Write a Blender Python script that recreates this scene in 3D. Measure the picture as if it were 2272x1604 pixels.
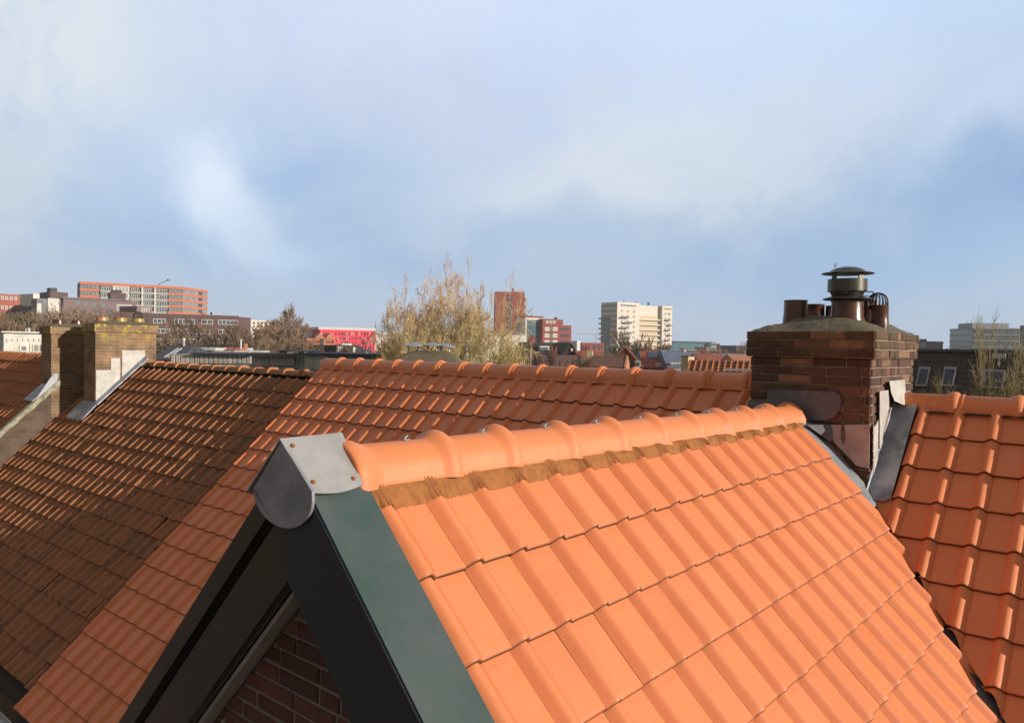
import bpy, bmesh, math, random
from mathutils import Vector, Matrix
sc = bpy.context.scene
C = sc.collection
for o in list(bpy.data.objects): bpy.data.objects.remove(o)
R = math.radians
# ------------------------------------------------------------------ camera
GZ = -9.3                      # street level; the camera hovers at z = 0
YAW, PITCH, ROLL, FPX = 0.7026, 0.0187, 0.0167, 1700.5
fw = Vector((math.cos(PITCH)*math.cos(YAW), math.cos(PITCH)*math.sin(YAW), -math.sin(PITCH)))
r0 = Vector((math.sin(YAW), -math.cos(YAW), 0)); u0 = r0.cross(fw)
rt = math.cos(ROLL)*r0 + math.sin(ROLL)*u0
up = -math.sin(ROLL)*r0 + math.cos(ROLL)*u0
cam = bpy.data.cameras.new('camera'); co = bpy.data.objects.new('camera', cam); C.objects.link(co)
M3 = Matrix((rt, up, -fw)).transposed()
co.matrix_world = M3.to_4x4()
cam.sensor_width = 36; cam.lens = FPX/2272*36; cam.clip_start = 0.05; cam.clip_end = 6000
sc.camera = co
def P(px, py, D):              # where a far thing stands: bearing, height and distance
    d = fw*FPX + rt*(px-1136) - up*(py-802)
    return d*(D/FPX)
# ------------------------------------------------------------------ light
SUN_AZ, SUN_EL = R(14), R(16)     # sun stands towards -y, a little towards +x
L = Vector((math.cos(SUN_EL)*math.sin(SUN_AZ), -math.cos(SUN_EL)*math.cos(SUN_AZ), math.sin(SUN_EL)))
sl = bpy.data.lights.new('sun', 'SUN'); sl.energy = 5.0; sl.angle = R(0.6); sl.color = (1.0, 0.885, 0.75)
so = bpy.data.objects.new('sun', sl); C.objects.link(so); so.rotation_euler = (-L).to_track_quat('-Z', 'Y').to_euler()
sc.view_settings.view_transform = 'Standard'; sc.view_settings.look = 'None'
sc.view_settings.exposure = 0.22; sc.view_settings.gamma = 1.0
sc.cycles.max_bounces = 6; sc.cycles.diffuse_bounces = 3; sc.cycles.caustics_reflective = False; sc.cycles.caustics_refractive = False
# ------------------------------------------------------------------ node helper
def lin(c):
    f = lambda v: v/12.92 if v <= 0.04045 else ((v+0.055)/1.055)**2.4
    return tuple(f(v/255) for v in c)
class N:
    def __init__(s, nt): s.nt = nt
    def n(s, typ, **kw):
        nd = s.nt.nodes.new(typ)
        for k, v in kw.items():
            setattr(nd, k, v)
        return nd
    def put(s, sock, v):
        if isinstance(v, bpy.types.NodeSocket): s.nt.links.new(v, sock)
        else:
            try: sock.default_value = v
            except Exception: sock.default_value = tuple(v)+(1.0,)
    def m(s, op, a, b=0.0, c=0.0, clamp=False):
        nd = s.n('ShaderNodeMath', operation=op, use_clamp=clamp)
        s.put(nd.inputs[0], a); s.put(nd.inputs[1], b); s.put(nd.inputs[2], c)
        return nd.outputs[0]
    def mix(s, f, a, b, typ='MIX'):
        nd = s.n('ShaderNodeMix', data_type='RGBA', blend_type=typ, clamp_factor=True)
        s.put(nd.inputs[0], f)
        for i, v in ((6, a), (7, b)):
            if isinstance(v, bpy.types.NodeSocket): s.nt.links.new(v, nd.inputs[i])
            else: nd.inputs[i].default_value = tuple(v)[:3]+(1.0,)
        return nd.outputs[2]
    def noise(s, vec, scale, detail=4, rough=0.55, dist=0.0):
        nd = s.n('ShaderNodeTexNoise'); s.put(nd.inputs['Vector'], vec)
        nd.inputs['Scale'].default_value = scale; nd.inputs['Detail'].default_value = detail
        nd.inputs['Roughness'].default_value = rough; nd.inputs['Distortion'].default_value = dist
        return nd.outputs[0]
    def ramp(s, f, lo, hi):
        nd = s.n('ShaderNodeMapRange'); s.put(nd.inputs[0], f)
        nd.inputs[1].default_value = lo; nd.inputs[2].default_value = hi; nd.clamp = True
        return nd.outputs[0]
# ------------------------------------------------------------------ sky
w = bpy.data.worlds.new('World'); sc.world = w; w.use_nodes = True
nt = w.node_tree; nt.nodes.clear(); K = N(nt)
tc = K.n('ShaderNodeTexCoord')
sky = K.n('ShaderNodeTexSky', sky_type='NISHITA', sun_disc=False, sun_elevation=SUN_EL, sun_rotation=math.atan2(L.x, L.y))
sky.dust_density = 1.5
rot = K.n('ShaderNodeVectorRotate', rotation_type='Z_AXIS'); nt.links.new(tc.outputs['Generated'], rot.inputs['Vector'])
rot.inputs['Angle'].default_value = -YAW
nz = K.n('ShaderNodeTexNoise'); nt.links.new(rot.outputs[0], nz.inputs['Vector']); nz.inputs['Scale'].default_value = 3.4; nz.inputs['Detail'].default_value = 7; nz.inputs['Roughness'].default_value = 0.56
sub = K.n('ShaderNodeVectorMath', operation='SUBTRACT'); nt.links.new(nz.outputs['Color'], sub.inputs[0]); sub.inputs[1].default_value = (.5, .5, .5)
scl = K.n('ShaderNodeVectorMath', operation='SCALE'); nt.links.new(sub.outputs[0], scl.inputs[0]); scl.inputs['Scale'].default_value = 0.22
add = K.n('ShaderNodeVectorMath', operation='ADD'); nt.links.new(rot.outputs[0], add.inputs[0]); nt.links.new(scl.outputs[0], add.inputs[1])
sp = K.n('ShaderNodeSeparateXYZ'); nt.links.new(add.outputs[0], sp.inputs[0])
az = K.m('MULTIPLY', K.m('ARCTAN2', sp.outputs[1], sp.outputs[0]), -1.0)
el = K.m('ARCSINE', sp.outputs[2])
n2 = K.noise(rot.outputs[0], 5.0, 6, 0.55)
n3 = K.noise(rot.outputs[0], 1.6, 3, 0.5)
n4 = K.noise(add.outputs[0], 9.0, 8, 0.6, 0.4)
# cloud banks: bearing (px), height (py), half widths (px), tilt (deg), colour, strength
col = K.mix(0.80, K.mix(1.0, sky.outputs[0], (0.10, 0.10, 0.10), 'MULTIPLY'), lin((176, 200, 229)))
BL = [
 (1136,  40, 1500, 300,   0, (206,220,246), .9),
 (1750,  80,  640, 260,   8, (201,220,249), .95),
 (  20, 190,  330, 360, -14, (226,231,233), 1.),
 (  90, 480,  330, 170, -10, (203,213,221), .95),
 (  60, 640,  460,  80,   0, (178,197,217), .85),
 ( 900, 260,  420, 140,   0, (194,208,232), .9),
 ( 370, 400,  150, 170,  40, (184,206,235), .8),
 ( 650, 480,  320, 130, -10, (152,184,224), 1.),
 ( 850, 560,  480, 110,   0, (145,177,216), 1.),
 (1000, 440,  260,  60,   8, (186,205,230), .6),
 ( 470, 400,  110,  70, -40, (228,238,250), 1.),
 ( 540, 490,  150,  60, -42, (212,228,247), 1.),
 ( 660, 560,  110,  40, -20, (186,211,240), .9),
 (1420, 400,  430, 105,  10, (226,231,235), 1.),
 (1650, 320,  260,  90,  20, (207,219,234), .8),
 (1560, 470,  260,  70,   8, (212,220,228), .8),
 (1250, 545,  400,  60,  -4, (172,195,221), .85),
 (1480, 640,  460,  80,   0, (192,207,224), .85),
 ( 950, 700,  500,  50,   0, (176,198,222), .7),
 (2180, 430,  460, 125,  21, (126,163,209), 1.),
 (1850, 530,  360,  95,  18, (158,185,216), .95),
 (2230, 610,  380,  90,   4, (163,194,225), .85),
 (1500, 735, 1500,  55,   0, (190,205,223), .65),
 (2240, 220,  220,  60,  24, (207,220,240), .8),
]
for (bx, by, hw, hh, tl, cc, st) in BL:
    a0 = math.atan((bx-1136)/FPX); e0 = math.atan((770-by)/FPX*math.cos(a0))
    da = K.m('SUBTRACT', az, a0); de = K.m('SUBTRACT', el, e0)
    ct, s_ = math.cos(R(tl)), math.sin(R(tl))
    x1 = K.m('ADD', K.m('MULTIPLY', da, ct), K.m('MULTIPLY', de, s_))
    y1 = K.m('SUBTRACT', K.m('MULTIPLY', de, ct), K.m('MULTIPLY', da, s_))
    q = K.m('ADD', K.m('POWER', K.m('MULTIPLY', x1, FPX/hw), 2.0), K.m('POWER', K.m('MULTIPLY', y1, FPX/hh), 2.0))
    q = K.m('MULTIPLY', q, K.m('ADD', K.m('MULTIPLY', n4, 2.4), -.25))
    g = K.m('EXPONENT', K.m('MULTIPLY', q, -0.8))
    g = K.m('MULTIPLY', g, K.m('ADD', K.m('MULTIPLY', n2, 1.0), 0.5))
    col = K.mix(K.m('MULTIPLY', g, st, clamp=True), col, lin(cc))
# fine wisps
col = K.mix(K.m('MULTIPLY', K.ramp(n2, .50, .70), .28), col, lin((220,228,238)))
col = K.mix(K.m('MULTIPLY', K.ramp(n3, .50, .70), .18), col, lin((150,180,216)))
# the rest of the sky, behind and beside the camera: invented warm grey, tuned for the fill on shaded roofs
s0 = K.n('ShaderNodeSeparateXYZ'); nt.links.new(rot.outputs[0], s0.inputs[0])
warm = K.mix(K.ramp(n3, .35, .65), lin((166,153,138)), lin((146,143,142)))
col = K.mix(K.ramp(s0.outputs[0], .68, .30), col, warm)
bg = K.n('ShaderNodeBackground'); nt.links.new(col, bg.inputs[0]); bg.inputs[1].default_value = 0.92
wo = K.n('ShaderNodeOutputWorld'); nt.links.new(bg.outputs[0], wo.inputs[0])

# ------------------------------------------------------------------ materials
def newmat(name):
    m = bpy.data.materials.new(name); m.use_nodes = True
    m.node_tree.nodes.clear(); k = N(m.node_tree)
    b = k.n('ShaderNodeBsdfPrincipled'); o = k.n('ShaderNodeOutputMaterial')
    m.node_tree.links.new(b.outputs[0], o.inputs[0])
    return m, k, b
def attr(k, nm='rnd'):
    a = k.n('ShaderNodeAttribute', attribute_name=nm); return a.outputs['Fac']
def bump(k, b, h, st, dist=0.01):
    bp = k.n('ShaderNodeBump'); bp.inputs['Strength'].default_value = st; bp.inputs['Distance'].default_value = dist
    k.put(bp.inputs['Height'], h); k.nt.links.new(bp.outputs[0], b.inputs['Normal'])
def simple(name, c, c2=None, scale=6, rough=.6, metal=0, bst=.0, jitter=0.0, spec=None, detail=5):
    m, k, b = newmat(name); tcn = k.n('ShaderNodeTexCoord'); v = tcn.outputs['Object']
    n = k.noise(v, scale, detail, .6)
    col = k.mix(k.ramp(n, .35, .65), c, c2 or tuple(x*.8 for x in c))
    if jitter:
        a = attr(k); col = k.mix(k.m('MULTIPLY', a, jitter), col, tuple(x*.45 for x in c))
    k.put(b.inputs['Base Color'], col)
    b.inputs['Roughness'].default_value = rough; b.inputs['Metallic'].default_value = metal
    if spec is not None: b.inputs['Specular IOR Level'].default_value = spec
    if bst: bump(k, b, k.noise(v, scale*6, 4, .6), bst)
    return m
def tilemat(name, c1, c2, dark, moss, moss_amt, rough, jit, stain=.3, spec=.42):
    m, k, b = newmat(name); b.inputs['Specular IOR Level'].default_value = spec; v = k.n('ShaderNodeTexCoord').outputs['Object']; a = attr(k)
    n = k.noise(v, 2.2, 5, .6); nf = k.noise(v, 60, 4, .65); nm = k.noise(v, 9, 6, .7)
    col = k.mix(k.ramp(a, .0, 1.0), c1, c2)
    col = k.mix(k.m('MULTIPLY', k.ramp(n, .45, .75), stain), col, dark)
    col = k.mix(k.m('MULTIPLY', k.ramp(nf, .5, .75), .25), col, tuple(x*.7 for x in c1))
    col = k.mix(k.m('MULTIPLY', k.ramp(k.noise(v, 150, 2, .5), .70, .76), .6), col, tuple(x*.4 for x in c1))
    col = k.mix(k.m('MULTIPLY', k.ramp(k.noise(v, 5.5, 6, .7), .60, .72), .22), col, tuple(min(.9, x*1.25+.07) for x in c1))
    col = k.mix(k.m('MULTIPLY', k.ramp(a, .9, .97), jit), col, dark)
    if moss_amt:
        f = k.m('MULTIPLY', k.ramp(nm, .56, .62), moss_amt)
        col = k.mix(f, col, moss)
    lip = attr(k, 'lip')
    rib = k.m('MULTIPLY', k.m('MAXIMUM', k.m('MULTIPLY', lip, -1.0), 0.0), k.m('ADD', k.m('MULTIPLY', k.noise(v, 11, 5, .7), 1.8), -.10), clamp=True)
    col = k.mix(k.m('MULTIPLY', rib, .95), col, (.46,.19,.075))
    ml = k.m('MULTIPLY', k.m('MAXIMUM', lip, 0.0), k.ramp(k.noise(v, 28, 3, .7), .20, .40))
    col = k.mix(ml, col, lin((44, 38, 24)))  # lips darkened: moss plus the shadow gap under each tile, put into the colour
    k.put(b.inputs['Base Color'], col)
    k.put(b.inputs['Roughness'], k.m('ADD', k.m('MULTIPLY', n, .15), rough-.07))
    bump(k, b, k.m('ADD', k.m('MULTIPLY', nf, .6), k.m('MULTIPLY', nm, .5)), .22 if moss_amt < .5 else .6, .006)
    return m
def brickmat(name, c1, c2, mort, sx=.275, sz=.0735, rough=.85, lichen=0.0, msize=.012, dirt=.4):
    m, k, b = newmat(name); uv = k.n('ShaderNodeUVMap').outputs[0]; v = k.n('ShaderNodeTexCoord').outputs['Object']
    br = k.n('ShaderNodeTexBrick'); k.put(br.inputs['Vector'], uv)
    br.inputs['Scale'].default_value = 1.0; br.inputs['Brick Width'].default_value = sx; br.inputs['Row Height'].default_value = sz
    br.inputs['Mortar Size'].default_value = msize/2; br.inputs['Mortar Smooth'].default_value = .3; br.inputs['Bias'].default_value = -.1
    br.inputs['Color1'].default_value = c1+(1,); br.inputs['Color2'].default_value = c2+(1,); br.inputs['Mortar'].default_value = mort+(1,)
    n = k.noise(v, 3.5, 6, .65)
    col = k.mix(k.m('MULTIPLY', k.ramp(n, .4, .7), dirt), br.outputs['Color'], tuple(x*.35 for x in c1))
    if lichen:
        z = k.n('ShaderNodeSeparateXYZ'); k.put(z.inputs[0], v)
        f = k.m('MULTIPLY', k.ramp(k.noise(v, 7, 5, .7), .52, .6), k.ramp(z.outputs[2], lichen-.45, lichen))
        col = k.mix(f, col, lin((190, 170, 60)))
    k.put(b.inputs['Base Color'], col); b.inputs['Roughness'].default_value = rough
    bump(k, b, k.m('SUBTRACT', k.m('MULTIPLY', n, .4), br.outputs['Fac']), .5, .01)
    return m
MT = {}
MT['tile'] = tilemat('clay_tile_orange', (.64,.212,.090), (.60,.192,.078), (.50,.155,.062), (.1,.1,.04), 0, .50, .25, .45)
MT['cap'] = tilemat('clay_ridge_orange', (.63,.216,.088), (.61,.205,.082), (.55,.18,.07), (.1,.1,.04), 0, .55, .1, .3)
MT['old'] = tilemat('clay_tile_weathered', (.20,.085,.042), (.28,.11,.045), (.075,.050,.036), (.030,.030,.014), .8, .78, .6, .55)
MT['old2'] = tilemat('clay_tile_redbrown', (.23,.075,.034), (.29,.10,.042), (.10,.05,.032), (.05,.045,.02), .4, .75, .6, .5)
MT['oldcap'] = tilemat('clay_ridge_old', (.36,.15,.07), (.44,.17,.07), (.16,.09,.05), (.10,.11,.03), .5, .75, .3, .5)
MT['under'] = simple('roof_underlay', (.02,.016,.012), rough=.9)
MT['ferro'] = simple('pleated_ridge_roll', (.34,.135,.036), (.24,.09,.025), 30, .85, bst=.5)
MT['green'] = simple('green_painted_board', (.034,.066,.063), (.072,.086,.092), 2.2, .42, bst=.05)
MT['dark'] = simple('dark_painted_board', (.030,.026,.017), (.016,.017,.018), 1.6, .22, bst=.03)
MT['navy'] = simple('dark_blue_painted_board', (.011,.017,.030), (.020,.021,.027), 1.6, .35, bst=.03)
for kk_, cc_ in (('dark', (.20,.19,.16)), ('navy', (.22,.22,.22)), ('green', (.02,.035,.035))):
    m_ = MT[kk_]; k = N(m_.node_tree); b = [n_ for n_ in m_.node_tree.nodes if n_.type == 'BSDF_PRINCIPLED'][0]
    src = b.inputs['Base Color'].links[0].from_socket; v = k.n('ShaderNodeTexCoord').outputs['Object']
    mp = k.n('ShaderNodeMapping'); k.put(mp.inputs['Vector'], v); mp.inputs['Rotation'].default_value = (R(46),0,0); mp.inputs['Scale'].default_value = (1, 1.0, 7)
    f = k.m('MULTIPLY', k.ramp(k.noise(mp.outputs[0], 9, 7, .75), .64, .74), .55)
    f2 = k.m('MULTIPLY', k.ramp(k.noise(v, 70, 3, .6), .70, .76), .5)
    k.put(b.inputs['Base Color'], k.mix(k.m('MAXIMUM', f, f2), src, cc_))
MT['white'] = simple('white_paint', (.42,.41,.40), (.30,.29,.28), 5, .6)
MT['zinc'] = simple('weathered_zinc', (.50,.50,.50), (.40,.405,.41), 9, .42, .55, bst=.12)
MT['zincs'] = simple('weathered_zinc_dull', (.30,.32,.36), (.20,.215,.25), 7, .5, .25, bst=.12)
MT['lead'] = simple('lead_sheet', (.40,.45,.53), (.15,.18,.24), 5, .50, .05, bst=.25)
MT['leadl'] = simple('lead_sheet_pale', (.48,.475,.46), (.36,.35,.33), 7, .6, .1, bst=.3)
MT['leadd'] = simple('lead_sheet_dark', (.135,.132,.155), (.085,.083,.10), 9, .65, .0, bst=.2)
MT['leadp'] = simple('lead_sheet_pinkish', (.52,.47,.49), (.30,.27,.29), 4, .65, .1, bst=.25)
MT['screw'] = simple('rusty_screw', (.35,.16,.06), rough=.6, metal=.3)
MT['steel'] = simple('steel_clip', (.30,.30,.31), rough=.6, metal=.6)
MT['pot'] = simple('glazed_clay_pot', (.062,.026,.018), (.105,.044,.028), 9, .28, spec=.5)
MT['potr'] = simple('clay_pot_orange', (.36,.15,.06), (.30,.24,.06), 7, .4)
MT['cowl'] = simple('grey_green_metal_cowl', (.085,.088,.070), (.06,.062,.055), 5, .35, .5, bst=.05)
MT['wire'] = simple('dark_wire', (.03,.03,.035), rough=.5, metal=.5)
MT['hat'] = simple('grey_metal_hat', (.30,.32,.33), (.22,.24,.25), 5, .4, .4)
# weathered mortar crown with moss
m, k, b = newmat('mortar_crown'); v = k.n('ShaderNodeTexCoord').outputs['Object']
n = k.noise(v, 7, 7, .7); nn = k.noise(v, 22, 5, .7)
col = k.mix(k.ramp(nn, .35, .65), (.17,.145,.115), (.075,.062,.05))
col = k.mix(k.ramp(n, .50, .62), col, (.11,.115,.025))
k.put(b.inputs['Base Color'], col); b.inputs['Roughness'].default_value = .95; bump(k, b, nn, .9, .02); MT['crown'] = m
def brickobj(name, stops, moss_lo=None, moss_hi=None):
    m, k, b = newmat(name); a = attr(k); v = k.n('ShaderNodeTexCoord').outputs['Object']
    cr = k.n('ShaderNodeValToRGB'); k.put(cr.inputs[0], a)
    els = cr.color_ramp.elements
    while len(els) < len(stops): els.new(.5)
    for e, (p, c) in zip(els, stops): e.position = p; e.color = c+(1,)
    n = k.noise(v, 14, 6, .7); n1 = k.noise(v, 50, 5, .7)
    col = k.mix(k.m('MULTIPLY', k.ramp(n, .42, .7), .45), cr.outputs[0], tuple(x*.4 for x in stops[0][1]))
    col = k.mix(k.m('MULTIPLY', k.ramp(n1, .55, .75), .35), col, tuple(min(1, x*1.7) for x in stops[-1][1]))
    if moss_lo is not None:
        z = k.n('ShaderNodeSeparateXYZ'); k.put(z.inputs[0], v)
        f = k.m('MULTIPLY', k.ramp(k.noise(v, 9, 5, .7), .47, .6), k.ramp(z.outputs[2], moss_lo, moss_hi))
        col = k.mix(k.m('MULTIPLY', f, .8), col, (.085,.085,.028))
    k.put(b.inputs['Base Color'], col); b.inputs['Roughness'].default_value = .9
    bump(k, b, k.m('ADD', n, k.m('MULTIPLY', n1, .6)), .6, .008)
    return m
MT['cbrick'] = brickobj('chimney_brick', [(0,(.058,.030,.024)), (.5,(.105,.055,.038)), (.85,(.16,.085,.055)), (1,(.28,.16,.10))], GZ*-1-.15, GZ*-1+.2)
MT['gbrick'] = brickobj('gable_brick', [(0,(.055,.024,.020)), (.5,(.09,.034,.026)), (1,(.13,.05,.035))])
MT['mortar'] = simple('mortar', (.27,.235,.19), (.16,.135,.11), 12, .95, bst=.4)
MT['mortarg'] = simple('gable_mortar', (.20,.185,.165), (.14,.125,.11), 12, .95, bst=.4)
MT['obrick'] = brickmat('old_yellow_brick', (.19,.125,.07), (.31,.175,.095), (.32,.265,.185), .24, .066, lichen=9.65, dirt=.8)
MT['wbrick'] = brickmat('brown_wall_brick', (.085,.058,.042), (.125,.082,.056), (.13,.10,.08), .27, .085, dirt=.5)
MT['coping'] = simple('lichened_coping', (.36,.35,.27), (.16,.15,.10), 9, .95, bst=.6)
# ------------------------------------------------------------------ mesh builder
class MB:
    def __init__(s): s.v = []; s.f = []; s.m = []; s.r = []; s.l = []
    def add(s, vs, fs, mi=0, r=0.0, lip=None):
        o = len(s.v); s.v += [tuple(x) for x in vs]; s.f += [tuple(i+o for i in f) for f in fs]
        s.m += [mi]*len(fs); s.r += [r]*len(vs); s.l += (lip if lip else [0.0]*len(vs))
    def hexa(s, O, ex, ey, ez, mi=0, r=0.0, skip=()):
        O, ex, ey, ez = Vector(O), Vector(ex), Vector(ey), Vector(ez)
        vs = [O, O+ex, O+ex+ey, O+ey, O+ez, O+ex+ez, O+ex+ey+ez, O+ey+ez]
        fs = [(0,3,2,1), (4,5,6,7), (0,1,5,4), (1,2,6,5), (2,3,7,6), (3,0,4,7)]
        if ex.cross(ey).dot(ez) < 0: fs = [f[::-1] for f in fs]
        s.add(vs, [f for i, f in enumerate(fs) if i not in skip], mi, r)
    def box(s, a, b, mi=0, r=0.0, skip=()):
        s.hexa(a, (b[0]-a[0],0,0), (0,b[1]-a[1],0), (0,0,b[2]-a[2]), mi, r, skip)
    def prism(s, poly, d, mi=0, r=0.0):
        d = Vector(d); n = len(poly); p = [Vector(q) for q in poly]
        nn = Vector((0,0,0))
        for i in range(n): nn += p[i].cross(p[(i+1) % n])
        if nn.dot(d) > 0: p = p[::-1]
        vs = p+[q+d for q in p]
        fs = [tuple(range(n)), tuple(range(2*n-1, n-1, -1))]+[((i+1) % n, i, i+n, (i+1) % n+n) for i in range(n)]
        s.add(vs, fs, mi, r)
    def tube(s, pts, rad, n=6, mi=0, cap=True, r=0.0):
        pts = [Vector(p) for p in pts]; vs = []; fs = []
        if not isinstance(rad, (list, tuple)): rad = [rad]*len(pts)
        for i, p in enumerate(pts):
            t = (pts[min(i+1, len(pts)-1)]-pts[max(i-1, 0)]).normalized()
            a = t.orthogonal() if i == 0 else (pa - t*pa.dot(t))
            if a.length < 1e-6: a = t.orthogonal()
            a.normalize(); pa = a; b = t.cross(a)
            for j in range(n):
                an = 2*math.pi*j/n; vs.append(p+(a*math.cos(an)+b*math.sin(an))*rad[i])
        for i in range(len(pts)-1):
            for j in range(n):
                fs.append((i*n+j, i*n+(j+1) % n, (i+1)*n+(j+1) % n, (i+1)*n+j))
        if cap: fs += [tuple(range(n-1, -1, -1)), tuple(range((len(pts)-1)*n, len(pts)*n))]
        s.add(vs, fs, mi, r)
    def lathe(s, prof, c=(0,0,0), n=28, mi=0, axis=None):
        c = Vector(c); q = Vector((0,0,1)).rotation_difference(Vector(axis)) if axis else None
        vs = []; fs = []
        for (rr, z) in prof:
            for j in range(n):
                an = 2*math.pi*j/n; p = Vector((rr*math.cos(an), rr*math.sin(an), z))
                if q: p = q @ p
                vs.append(c+p)
        for i in range(len(prof)-1):
            for j in range(n):
                fs.append((i*n+j, i*n+(j+1) % n, (i+1)*n+(j+1) % n, (i+1)*n+j))
        s.add(vs, fs, mi)
    def build(s, name, mats, parent=None, sharp=35, smooth=True, clips=(), loc=(0,0,0), link=True, local=False):
        if not isinstance(mats, (list, tuple)): mats = [mats]
        me = bpy.data.meshes.new(name); me.from_pydata(s.v, [], s.f)
        for mm in mats: me.materials.append(MT[mm] if isinstance(mm, str) else mm)
        if len(mats) > 1: me.polygons.foreach_set('material_index', s.m)
        a = me.attributes.new('rnd', 'FLOAT', 'POINT'); a.data.foreach_set('value', s.r)
        a = me.attributes.new('lip', 'FLOAT', 'POINT'); a.data.foreach_set('value', s.l)
        if clips:
            bm = bmesh.new(); bm.from_mesh(me)
            for (c, no) in clips:
                bmesh.ops.bisect_plane(bm, geom=bm.verts[:]+bm.edges[:]+bm.faces[:], plane_co=Vector(c), plane_no=Vector(no), clear_outer=True)
            bm.to_mesh(me); bm.free()
        base = Vector((0,0,0))
        if parent is not None and parent.get('world_coords') and not local:
            base = parent['base_vec']; base = Vector(base)
        base = base+Vector(loc)
        if base.length: me.transform(Matrix.Translation(-base))
        uv = me.uv_layers.new(name='UVMap'); d = [0.0]*(2*len(me.loops))
        vv = me.vertices
        for p in me.polygons:
            nx, ny, nz_ = abs(p.normal.x), abs(p.normal.y), abs(p.normal.z)
            for li in p.loop_indices:
                c = vv[me.loops[li].vertex_index].co
                if nz_ > .75: t = (c.x, c.y)
                elif nx > ny: t = (c.y, c.z)
                else: t = (c.x, c.z)
                d[2*li] = t[0]; d[2*li+1] = t[1]
        uv.data.foreach_set('uv', d)
        if smooth:
            me.polygons.foreach_set('use_smooth', [True]*len(me.polygons)); me.set_sharp_from_angle(angle=R(sharp))
        me.update()
        ob = bpy.data.objects.new(name, me); ob.location = loc
        if parent is not None: ob.parent = parent
        if link: C.objects.link(ob)
        return ob
def tag(o, label, cat, group=None, kind=None):
    o['label'] = label; o['category'] = cat
    if group: o['group'] = group
    if kind: o['kind'] = kind
    return o
def thing(name, label, cat, loc=(0,0,0), rz=0, group=None):
    o = bpy.data.objects.new(name, None); C.objects.link(o); o.location = loc; o.rotation_euler = (0,0,rz)
    o.empty_display_size = .3
    tag(o, label, cat, group); return o
def wthing(name, label, cat, base, group=None):      # children given in world coordinates
    o = thing(name, label, cat, base, 0, group); o['world_coords'] = True; o['base_vec'] = list(base); return o
def lpart(mb, name, mats, parent, **kw): return mb.build(name, mats, parent, **kw)
def sub_local(ob, parent_part): ob.parent = parent_part; return ob
def dup(o, parent, loc, rot=None):
    c = o.copy(); C.objects.link(c); c.parent = parent; c.location = loc
    if rot is not None: c.rotation_euler = rot
    for ch in o.children:
        d = ch.copy(); C.objects.link(d); d.parent = c
    return c
rng = random.Random(7)
# ------------------------------------------------------------------ roof tiles
def interp_prof(kind):
    out = []
    if kind == 'flat':      # flat pan with one side roll
        W = .267
        us = [0,.010,.021,.033,.045,.056,.067,.079,.091,.104,.1075,.112,.122,.17,.21,.25,.268]
        for u in us:
            if u <= .105: h = .037*math.sin(math.pi*u/.105)**1.2 if 0 < u < .105 else 0.0
            elif u < .109: h = -.005
            elif u < .114: h = -.0005
            elif u < .25: h = 0.0
            elif u < .26: h = 0.0
            else: h = -.0006
            out.append((u, h))
    elif kind == 'flatlow':
        out = [(0,0),(.02,.025),(.042,.034),(.065,.025),(.085,0),(.09,-.006),(.1,0),(.27,0)]
    else:                   # old hollow pantile
        W = .26
        for i in range(13):
            u = W*1.03*i/12
            t = u/W
            h = .034*math.exp(-((t-.16)/.105)**2)-.014*math.sin(math.pi*min(1, max(0, (t-.25)/.75)))+.012*max(0, t-.85)/.15
            out.append((u, h))
    return out
def tile_field(name, mat, parent, O, a, s, ks, js, wd, g, kind, tilt=.021, jit=.0008, seed=1, clips=(), skip=None, colf=None, marks=0):
    O, a, s = Vector(O), Vector(a).normalized(), Vector(s).normalized()
    n = a.cross(s).normalized()
    if n.z < 0: n = -n
    pr = interp_prof(kind); rg = random.Random(seed); mb = MB()
    lip = .0145 if kind != 'old' else .018
    rows = [(0.0, -lip-.004, 1), (0.0, -.007, 1), (.004, -.002, .45), (.012, 0, 0), (.03, .001, 0), (g*.5, 0, 0), (g+.015, 0, 0)]
    if kind == 'flatlow': rows = [rows[0], rows[2], rows[-1]]
    flip = a.cross(s).dot(n) < 0
    for kk in ks:
        cj = rg.uniform(-1, 1)*jit
        for jj in js:
            if skip and skip(kk, jj): continue
            r = colf(kk, jj, rg) if colf else rg.random()
            o1, o2, tw = rg.gauss(0, jit if kind == 'old' else .0004), rg.gauss(0, jit), rg.gauss(0, jit*1.6)
            if kind != 'old': o2 = rg.gauss(0, .0009)
            vs = []; lp = []
            for (v, dh, lv) in rows:
                for (u, h) in pr:
                    hh = h if v > .03 or kind == 'old' else h*1.0
                    p = O+a*(jj*wd+u+tw*(v/g))+s*(-kk*g+v+o2+cj)+n*(hh+dh-tilt*v/g+o1+(o2*u/wd))
                    vs.append(p); lp.append(lv if kind != 'old' or lv > .5 else -max(0.0, min(1.0, (h-.004)/.026)))
            nc = len(pr); fs = []
            for i in range(len(rows)-1):
                for j in range(nc-1):
                    q = (i*nc+j, i*nc+j+1, (i+1)*nc+j+1, (i+1)*nc+j)
                    fs.append(q[::-1] if flip else q)
            mb.add(vs, fs, 0, r, lp)
            if marks and kk <= marks:       # two pressed crescents under the lip above
                for uc in (.158, .204):
                    for (rad_, a0_, a1_) in ((.014, 200, 340),):
                        pts = []
                        for q in range(6):
                            an = R(a0_+(a1_-a0_)*q/5); uu, v_ = uc+rad_*math.cos(an), g-.017+rad_*math.sin(an)
                            pts.append(O+a*(jj*wd+uu+tw)+s*(-kk*g+v_+o2+cj)+n*(-tilt*v_/g+o1+o2*uu/wd-.0002))
                        mb.tube(pts, .0014, 4, cap=False, r=r)
    return mb.build(name, mat, parent, sharp=50, clips=clips)
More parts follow.
